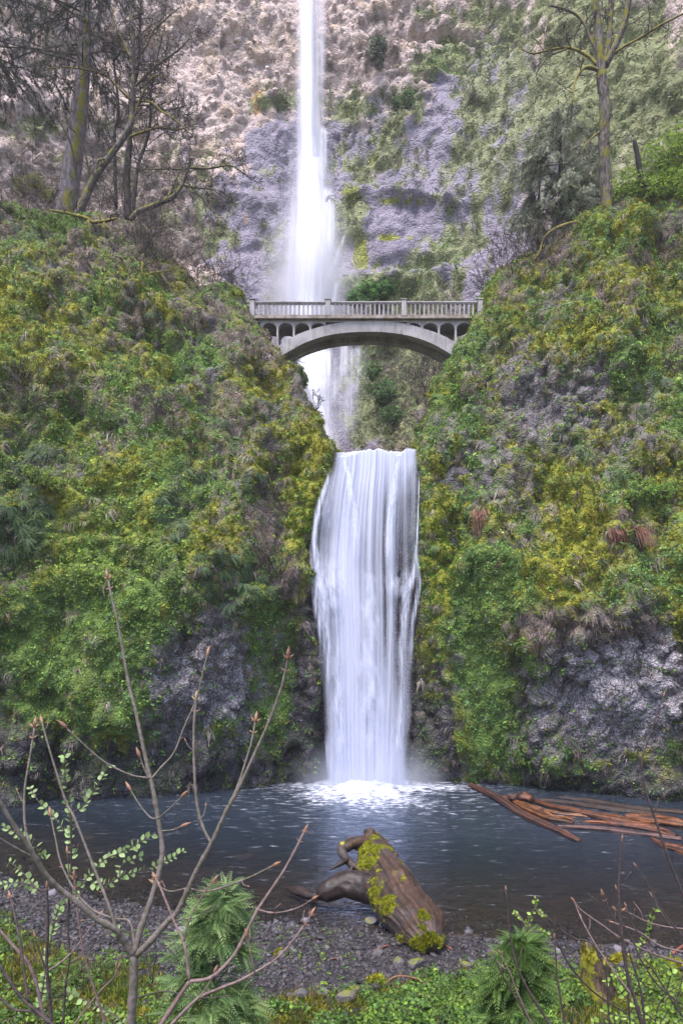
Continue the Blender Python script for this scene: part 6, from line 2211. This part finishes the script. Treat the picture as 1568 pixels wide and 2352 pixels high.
def sapling(name, label, cat, Y, lines, mat, rg, foot=None, group=None, buds=True, bud_px=24):
    """lines: (name, points on the photograph, start width, end width, distance offset at the end, kind of tip)"""
    p0 = P(*lines[0][1][0], Y)
    base = np.array([p0[0], Y, gz(p0[0], Y)]) if foot is None else foot
    root = thing(name, base, label, cat, group)
    first = True
    for nm, pts, w0, w1, dy, tip in lines:
        k = len(pts)
        q = [P(u, v, Y + dy * (i / max(k - 1, 1))) for i, (u, v) in enumerate(pts)]
        s = smooth_line(q, 6)
        foot_n = 0
        if first and nm == 'stem':
            d0 = unit(s[0] - s[1])
            k0 = s[0] + d0 * .12
            bs = np.array([k0[0] + d0[0] * .1, k0[1], gz(k0[0], Y) - .1])
            s = np.vstack([bs, (bs + k0 * 2) / 3, s])
        r = np.linspace(w0, w1, len(s)) * Y / F / 2
        for kk in range(6, len(s) - 3, 9):                   # nodes where leaf scars thicken the stem
            r[kk] *= rg.uniform(1.15, 1.4)
        a = Acc()
        tube(a, s, r, 9 if w0 > 9 else 7, .06, seed=int(rg.integers(999)), lumpf=40)
        a.obj(nm, mat, root)
        first = False
        if buds and w0 < 10:                                 # paired side buds and short spurs at the nodes
            for kk in range(8, len(s) - 4, 7):
                d = unit(s[kk + 1] - s[kk])
                sx = unit(np.cross(d, np.array([0, 1.0, 0]) + rg.normal(size=3) * .5))
                for sg in (-1, 1):
                    if rg.random() < .45:
                        e = unit(d * .8 + sx * sg)
                        if rg.random() < .35:
                            Ls = rg.uniform(12, 34) * Y / F
                            b_ = Acc()
                            e2 = s[kk] + e * Ls + d * Ls * .3
                            tube(b_, [s[kk], s[kk] + e * Ls * .6, e2], [1.3 * Y / F, 1.1 * Y / F, .9 * Y / F], 5)
                            b_.obj('twig', mat, root)
                            put_bud(root, e2, unit(e + d), bud_px * .5 * Y / F)
                        else:
                            put_bud(root, s[kk] + e * r[kk] * .8, e, bud_px * rg.uniform(.25, .4) * Y / F)
        if tip and buds:
            d = unit(s[-1] - s[-3])
            L = bud_px * Y / F
            put_bud(root, s[-1], d, L * (1.25 if tip != 'g' else 1.0), tip == 'g')
            if tip in ('c', 'g'):
                sx = unit(np.cross(d, np.array([0, 1.0, .2])))
                for j in range(4):
                    aa = math.pi / 2 * j + .3
                    o_ = sx * math.cos(aa) + np.cross(d, sx) * math.sin(aa)
                    put_bud(root, s[-1] - d * L * .12, unit(d * .8 + o_ * .75), L * rg.uniform(.55, .85), tip == 'g')
                b2 = s[-1] - d * L * 1.3
                for sg in (-1, 1):
                    put_bud(root, b2, unit(d * .55 + sx * sg * .9), L * .55)
    return root


Yp = 2.3
sapling('maple_sapling', 'grey three forked sapling with pink swelling buds in the foreground', 'sapling', Yp, [
    ('stem', [Z6(598, 1600), Z6(612, 1400), Z6(615, 1255)], 21, 18, 0, None),
    ('branch', [Z6(615, 1255), Z6(560, 1180), Z6(530, 1135), Z6(440, 1085), Z6(360, 1015), Z6(270, 945), Z6(215, 890), Z6(165, 810), Z6(120, 740), Z6(60, 650), Z6(0, 550), Z6(-60, 440)], 15, 8, -.25, 'c'),
    ('branch', [Z6(165, 805), Z6(130, 720), Z6(112, 620), Z6(115, 480), Z6(135, 360), Z6(152, 250), Z6(158, 205)], 7, 4, .1, 'c'),
    ('branch', [Z6(165, 810), Z6(70, 760), Z6(-20, 705)], 6, 4, -.1, None),
    ('branch', [Z6(535, 1135), Z6(490, 1000), Z6(450, 900), Z6(400, 770), Z6(340, 620), Z6(300, 540), Z6(240, 350), Z6(205, 230), Z6(195, 190)], 8, 4, .15, 'b'),
    ('branch', [Z6(618, 1240), Z6(650, 1120), Z6(700, 980), Z6(735, 850), Z6(745, 760), Z6(725, 620), Z6(700, 480), Z6(680, 400), Z6(650, 260), Z6(620, 120), Z6(590, 0), (272, 1440), (255, 1365), (248, 1330)], 15, 5, .2, 'c'),
    ('branch', [Z6(690, 440), Z6(600, 425), Z6(480, 365), Z6(390, 290), Z6(310, 215)], 5, 3.5, -.1, 'b'),
    ('branch', [Z6(698, 440), Z6(740, 390), Z6(800, 320), Z6(850, 195), Z6(900, 80), Z6(935, -60), Z6(950, -120)], 5, 3, .1, 'b'),
    ('branch', [Z6(727, 625), Z6(690, 620), Z6(640, 560), Z6(603, 500)], 4, 3, .05, 'b'),
    ('branch', [Z6(727, 625), Z6(780, 580), Z6(830, 530)], 4, 3, -.05, 'g1'),
    ('branch', [Z6(745, 682), Z6(790, 678), Z6(825, 665)], 3.5, 2.5, 0, 'b'),
    ('branch', [Z6(683, 445), Z6(660, 390), Z6(645, 350)], 4, 3, 0, 'b'),
    ('branch', [Z6(625, 1255), Z6(700, 1180), Z6(760, 1110), Z6(810, 1060), Z6(860, 960), Z6(900, 870), Z6(970, 740), Z6(1040, 590), Z6(1080, 520), Z6(1160, 350), Z6(1240, 170), Z6(1290, 30), Z6(1312, -60), Z6(1320, -110)], 15, 4.5, -.1, 'c'),
    ('branch', [Z6(970, 740), Z6(930, 660), Z6(905, 560), Z6(892, 400), Z6(890, 280), Z6(890, 210), Z6(900, 80)], 7, 6, .1, 'g'),
    ('branch', [Z6(1000, 680), Z6(1060, 545), Z6(1100, 450), Z6(1150, 290), Z6(1172, 180)], 5, 4, .15, 'c'),
    ('branch', [Z6(870, 950), Z6(950, 960), Z6(1060, 930), Z6(1160, 890), Z6(1250, 845)], 6, 4, -.2, 'b'),
    ('branch', [Z6(860, 945), Z6(780, 960), Z6(722, 930)], 4, 3, .05, 'b'),
    ('branch', [Z6(620, 1220), Z6(595, 1100), Z6(520, 1085), Z6(420, 1040), Z6(340, 950), Z6(280, 830), Z6(255, 720), Z6(235, 620)], 6, 4, .2, 'g1')], M_STEM, rg, bud_px=23)

sapling('maple_sapling', 'low pinkish sapling bending right at the bottom centre left', 'sapling', 2.0, [
    ('stem', [Z6(735, 1580), Z6(800, 1480), Z6(870, 1375)], 11, 10, 0, None),
    ('branch', [Z6(870, 1375), Z6(970, 1355), Z6(1070, 1260), Z6(1130, 1150), Z6(1180, 1050), Z6(1240, 960), Z6(1300, 870), Z6(1350, 780), Z6(1395, 690)], 9, 5, .1, 'c'),
    ('branch', [Z6(1190, 1045), Z6(1240, 1058), Z6(1300, 1055), Z6(1370, 1035), Z6(1430, 1000)], 4, 3, -.1, 'b'),
    ('branch', [Z6(870, 1370), Z6(845, 1200), Z6(800, 1100), Z6(740, 950), Z6(715, 900)], 7, 5, .1, 'c'),
    ('branch', [Z6(845, 1190), Z6(870, 1090), Z6(930, 980), Z6(975, 920)], 4, 3, 0, 'c')], M_STEM_P, rg, bud_px=19)
sapling('maple_sapling', 'thin pinkish shoot sweeping right along the bottom', 'sapling', 1.9, [
    ('stem', [Z6(770, 1590), Z6(900, 1460), Z6(1000, 1410), Z6(1100, 1370), Z6(1200, 1315), Z6(1280, 1260), Z6(1350, 1180), Z6(1400, 1110), Z6(1425, 1070)], 8, 4, .1, 'c'),
    ('branch', [Z6(900, 1465), Z6(950, 1400), Z6(980, 1340)], 4, 3, 0, 'b'),
    ('branch', [Z6(1170, 1335), Z6(1145, 1220), Z6(1135, 1175)], 3, 2.5, 0, 'b')], M_STEM_P, rg, bud_px=19)
for lab, Y, lines, m in [
    ('thin upright brown stem in front of the left beach', 2.6, [('stem', [Z6(290, 1590), Z6(300, 1400), Z6(320, 1260), Z6(310, 1080), Z6(325, 900), Z6(328, 700), Z6(330, 560)], 6, 3, 0, None), ('branch', [Z6(320, 1080), Z6(318, 900), Z6(310, 790)], 3, 2.5, .05, 'b')], M_STEM_D),
    ('dark upright shoot with a single bud at the lower left', 2.2, [('stem', [Z6(240, 1590), Z6(215, 1300), Z6(220, 1150), Z6(217, 1000), Z6(216, 950)], 8, 5, 0, 'g1'), ('branch', [Z6(220, 1350), Z6(190, 1260), Z6(165, 1180)], 4, 3, 0, 'b')], M_STEM_D),
    ('straight pinkish shoot leaning left between the sapling and frame edge', 2.4, [('stem', [Z6(490, 1590), Z6(440, 1430), Z6(390, 1270), Z6(355, 1050), Z6(342, 900)], 6, 4, 0, 'c')], M_STEM_P),
    ('grey shoot rising from the lower left frame edge', 2.0, [('stem', [Z6(240, 1600), Z6(200, 1530), Z6(170, 1400), Z6(130, 1290), Z6(60, 1210), Z6(0, 1140), Z6(-50, 1080)], 9, 6, 0, None)], M_STEM_P),
    ('brown shoot crossing the lower left corner', 1.9, [('stem', [Z6(260, 1590), Z6(190, 1530), Z6(100, 1450), Z6(30, 1350), Z6(-20, 1270)], 10, 6, 0, None), ('branch', [Z6(190, 1530), Z6(130, 1510), Z6(60, 1500), Z6(-20, 1430)], 6, 5, 0, None), ('branch', [Z6(130, 1480), Z6(100, 1250), Z6(70, 1080), Z6(48, 990)], 6, 5, .1, 'c')], M_STEM_D),
    ('long pale shoot slanting right behind the main stem', 2.5, [('stem', [Z6(330, 1590), Z6(380, 1520), Z6(460, 1420), Z6(520, 1360), Z6(540, 1320)], 5, 3, 0, 'b'), ('branch', [Z6(215, 1330), Z6(300, 1270), Z6(370, 1190), Z6(450, 1080)], 5, 3, .1, 'b')], M_STEM_P)]:
    sapling('bare_shoot', lab, 'shoot', Y, lines, m, rg, bud_px=17)

# right hand bare stems
for lab, Y, lines, m in [
    ('tall dark jointed stem rising over the pool at the right', 2.6, [('stem', [ZR(1275, 1420), ZR(1215, 1200), ZR(1170, 1060), ZR(1130, 850), ZR(1105, 600), ZR(1092, 420), ZR(1096, 280), ZR(1104, 130), ZR(1116, 10)], 9, 5.5, 0, 'b'), ('branch', [ZR(1105, 560), ZR(1085, 540), ZR(1075, 530)], 3, 2.5, 0, 'b'), ('branch', [ZR(1100, 545), ZR(1112, 535)], 3, 2.5, 0, 'b'), ('branch', [ZR(1090, 420), ZR(1078, 380)], 3, 2.5, 0, 'b')], M_STEM_D),
    ('thin curved stem climbing along the right frame edge', 2.4, [('stem', [(1590, 2120), (1563, 2043), (1533, 1968), (1508, 1893), (1483, 1818), (1473, 1753), (1490, 1695), (1508, 1643), (1522, 1602)], 7, 2.5, 0, 'b'), ('branch', [(1568, 1790), (1540, 1775), (1515, 1760)], 3, 2, .1, None)], M_STEM_D),
    ('slender reddish stem in front of the right cedar', 3.0, [('stem', [ZR(610, 1420), ZR(430, 1130), ZR(340, 940), ZR(290, 720), ZR(268, 520), ZR(258, 390)], 6, 3.5, 0, 'b')], M_STEM_D),
    ('dark stem left of the right cedar', 3.2, [('stem', [ZR(480, 1420), ZR(380, 1260), ZR(240, 1020), ZR(168, 860)], 5, 3, 0, 'b')], M_STEM_D),
    ('pinkish stem crossing the right cedar', 3.1, [('stem', [ZR(470, 1420), ZR(340, 1130), ZR(290, 1000), ZR(222, 860)], 4.5, 3, 0, 'b')], M_STEM_P),
    ('forked dark stem left of the stump', 3.0, [('stem', [ZR(700, 1420), ZR(640, 1050), ZR(628, 900), ZR(617, 740)], 5, 3, 0, 'b'), ('branch', [ZR(620, 740), ZR(740, 950), ZR(870, 1100), ZR(1000, 1200), ZR(1150, 1290)], 4, 4, .1, None), ('branch', [ZR(640, 1060), ZR(690, 1045), ZR(720, 1030)], 3, 2, 0, None)], M_STEM_D),
    ('red tipped stem arching left across the pool at the right', 2.8, [('stem', [ZR(1600, 930), ZR(1350, 850), ZR(1120, 740), ZR(960, 630), ZR(820, 530), ZR(765, 465)], 5, 3, 0, 'b'), ('branch', [ZR(1200, 1170), ZR(1050, 970), ZR(920, 780), ZR(820, 600), ZR(770, 480)], 4, 2.5, .2, 'b')], M_STEM_P),
    ('wiry stem low over the shallows left of the arching ones', 3.0, [('stem', [ZR(1000, 990), ZR(900, 780), ZR(780, 740), ZR(680, 680), ZR(550, 565)], 4, 2.5, 0, None), ('branch', [ZR(820, 640), ZR(815, 600)], 2.5, 2, 0, 'b')], M_STEM_D),
    ('short dark stem with a red bud over the shallows', 2.9, [('stem', [ZR(1140, 780), ZR(1060, 600), ZR(1010, 500), ZR(975, 410)], 4, 3, 0, 'c')], M_STEM_D),
    ('straight greenish stem slanting from the right frame edge', 2.7, [('stem', [ZR(1640, 800), ZR(1480, 620), ZR(1370, 460), ZR(1290, 310), ZR(1225, 210)], 5, 3, 0, 'b'), ('branch', [ZR(1568, 760), ZR(1420, 560), ZR(1345, 430)], 3, 2, .1, 'b')], M_STEM_D),
    ('pink stem running level from the right frame edge', 2.7, [('stem', [ZR(1640, 670), ZR(1450, 650), ZR(1300, 610), ZR(1150, 535)], 4, 2.5, 0, 'b'), ('branch', [ZR(1640, 850), ZR(1400, 790), ZR(1250, 690), ZR(1065, 622)], 4, 2.5, .1, 'b')], M_STEM_P),
    ('dark slanting stem in the lower right corner', 2.6, [('stem', [ZR(1600, 1250), ZR(1400, 1100), ZR(1260, 900), ZR(1200, 760), ZR(1115, 610)], 5, 3, 0, 'b'), ('branch', [ZR(1270, 740), ZR(1200, 640), ZR(1150, 510)], 3, 2.5, 0, 'b')], M_STEM_D),
    ('upright dark stem right of the stump', 2.8, [('stem', [ZR(1290, 1420), ZR(1260, 1150), ZR(1220, 1000), ZR(1180, 880), ZR(1170, 800)], 6, 3, 0, None)], M_STEM_D),
    ('leaning stem at the bottom right frame edge', 2.5, [('stem', [ZR(1640, 1420), ZR(1500, 1220), ZR(1380, 1020), ZR(1280, 880)], 5, 3, 0, None), ('branch', [ZR(1500, 1220), ZR(1560, 1050), ZR(1580, 900)], 3, 2, 0, None)], M_STEM_D)]:
    sapling('bare_shoot', lab, 'shoot', Y, lines, m, rg, bud_px=12)

# ---- small-leaved shrub with fresh leaves (left) and sprigs on the right
def leaf_mesh(mat, name='leaf'):
    """folded oval leaf with a curved midrib"""
    pr = np.array([(0, 0), (.25, .30), (.5, .36), (.78, .22), (1, 0)])
    V, Fc = [], []
    for x_, w in pr:
        V += [(x_, 0, .10 * x_ * (1 - x_) * 4 * .5), (x_, w, .12 * w + .05), (x_, -w, .12 * w + .05)]
    for i in range(4):
        Fc += [(3 * i, 3 * i + 3, 3 * i + 4, 3 * i + 1), (3 * i, 3 * i + 2, 3 * i + 5, 3 * i + 3)]
    a = Acc()
    a.add(V, Fc)
    return a.mesh(name, mat)


def leaf_mat(name, rgb):
    t = NT(name)
    oi = t.n('ObjectInfo').outputs['Random']
    c = t.mix(oi, [x_ * .75 for x_ in rgb], [min(1, x_ * 1.25) for x_ in rgb])
    b = t.n('BsdfPrincipled', {'Base Color': c, 'Roughness': .5, 'Specular IOR Level': .4})
    tr = t.n('BsdfTranslucent', {'Color': c})
    return t.done(t.n('MixShader', {0: .35, 1: b.outputs[0], 2: tr.outputs[0]}).outputs[0])


LEAF_A = leaf_mesh(leaf_mat('fresh_leaf', (.24, .33, .13)))
LEAF_B = leaf_mesh(leaf_mat('lime_leaf', (.22, .34, .05)))


def leafy_shrub(label, Y, twigs, mesh, rg, leaf_px, step_px, mat, name='leafy_shrub', foot=None, most=290):
    p0 = P(*twigs[0][0], Y)
    base = np.array([p0[0], Y, gz(p0[0], Y)])
    root = thing(name, base, label, 'shrub')
    cnt = 0
    for pts in twigs:
        dy = rg.uniform(-.15, .15)
        q = smooth_line([P(u, v, Y + dy * i / len(pts)) for i, (u, v) in enumerate(pts)], 6)
        a = Acc()
        tube(a, q, np.linspace(1.9, .9, len(q)) * Y / F, 5, .05)
        a.obj('twig', mat, root)
        seg = np.linalg.norm(np.diff(q, axis=0), axis=1)
        s = np.r_[0, np.cumsum(seg)]
        for d_ in np.arange(s[-1] * .15, s[-1] * 1.0, step_px * Y / F):
            i = int(np.clip(np.searchsorted(s, d_) - 1, 0, len(seg) - 1))
            b = q[i] + (q[i + 1] - q[i]) * (d_ - s[i]) / seg[i]
            t_ = unit(q[i + 1] - q[i])
            for sg in (-1, 1):
                if cnt >= most or rg.random() < .12:
                    continue
                sd = unit(np.cross(t_, np.array([0, 1.0, 0]) + rg.normal(size=3) * .3)) * sg
                x_ = unit(t_ * .6 + sd + rg.normal(size=3) * .3)
                z_ = unit(np.array([0, -.5, .8]) + rg.normal(size=3) * .35)
                y_ = unit(np.cross(z_, x_))
                z_ = np.cross(x_, y_)
                o = link('leaf', mesh, root)
                L = leaf_px * rg.uniform(.65, 1.2) * Y / F
                M_ = Matrix(((x_[0], y_[0], z_[0]), (x_[1], y_[1], z_[1]), (x_[2], y_[2], z_[2])))
                o.rotation_euler = M_.to_euler()
                o.location = Vector(b)
                o.scale = (L, L, L)
                cnt += 1
    return root


leafy_shrub('pale green small leaved shrub twining round the foreground sapling', 3.0, [
    [Z6(600, 1700), Z6(560, 1560), Z6(430, 1480), Z6(300, 1420)],
    [Z6(150, 1700), Z6(250, 1100), Z6(320, 1000), Z6(460, 830), Z6(560, 780), Z6(650, 730), Z6(715, 690)],
    [Z6(330, 1000), Z6(325, 720), Z6(320, 560), Z6(300, 440), Z6(298, 335)],
    [Z6(325, 720), Z6(250, 620), Z6(180, 550), Z6(135, 480)], [Z6(322, 600), Z6(380, 570), Z6(430, 500), Z6(500, 385)],
    [Z6(230, 850), Z6(180, 770), Z6(90, 700), Z6(0, 655)], [Z6(180, 960), Z6(110, 880), Z6(40, 820)], [Z6(200, 960), Z6(100, 920), Z6(0, 930)],
    [Z6(350, 900), Z6(480, 930), Z6(560, 890), Z6(700, 850), Z6(850, 770)], [Z6(550, 900), Z6(560, 840), Z6(650, 800)],
    [Z6(420, 1180), Z6(560, 1140), Z6(680, 1180), Z6(800, 1100), Z6(900, 1080), Z6(990, 1020)], [Z6(520, 1140), Z6(500, 1050), Z6(520, 960)], [Z6(300, 1300), Z6(400, 1240), Z6(480, 1130), Z6(560, 1200), Z6(640, 1260)],
    [Z6(520, 1270), Z6(640, 1250), Z6(760, 1220), Z6(820, 1280)], [Z6(250, 1120), Z6(180, 1040), Z6(90, 1000)], [Z6(620, 1450), Z6(760, 1420), Z6(900, 1450), Z6(1060, 1440)], [Z6(700, 1380), Z6(710, 1290), Z6(740, 1250), Z6(820, 1180)]],
    LEAF_A, rg, 15, 12, M_TWIGG)
leafy_shrub('lime leafed twiggy currant bush in the bottom right corner', 4.6, [
    [ZR(1350, 1500), ZR(1380, 1250), ZR(1450, 1150), ZR(1560, 1060)], [ZR(1360, 1350), ZR(1250, 1250), ZR(1150, 1180), ZR(1080, 1100)], [ZR(1400, 1250), ZR(1480, 1000), ZR(1450, 930), ZR(1380, 900)], [ZR(1500, 1300), ZR(1600, 1200), ZR(1640, 1050)],
    [ZR(1250, 1400), ZR(1180, 1330), ZR(1050, 1300), ZR(960, 1250)], [ZR(1300, 1100), ZR(1200, 1000), ZR(1100, 980), ZR(1000, 1060)], [ZR(1450, 1400), ZR(1550, 1340), ZR(1650, 1320)], [ZR(1300, 1420), ZR(1400, 1360), ZR(1500, 1200)], [ZR(1200, 1450), ZR(1100, 1380), ZR(900, 1360)]],
    LEAF_B, rg, 14, 11, M_STEM_D)
leafy_shrub('sprig with bright green leaves over the pool at the right', 2.9, [[ZR(1330, 700), ZR(1320, 640), ZR(1350, 545), ZR(1390, 490)], [ZR(1330, 700), ZR(1280, 740), ZR(1240, 820)]], LEAF_B, rg, 11, 8, M_STEM_D, 'leafy_sprig')
leafy_shrub('reddish twig with curling green shoots above the right cedar', 4.0, [[ZR(410, 690), ZR(440, 570), ZR(468, 512), ZR(480, 430)], [ZR(468, 512), ZR(510, 540), ZR(545, 575)], [ZR(405, 640), ZR(360, 570), ZR(310, 540)], [ZR(440, 680), ZR(540, 690), ZR(580, 730)]], LEAF_B, rg, 9, 8, M_STEM_P, 'leafy_sprig')
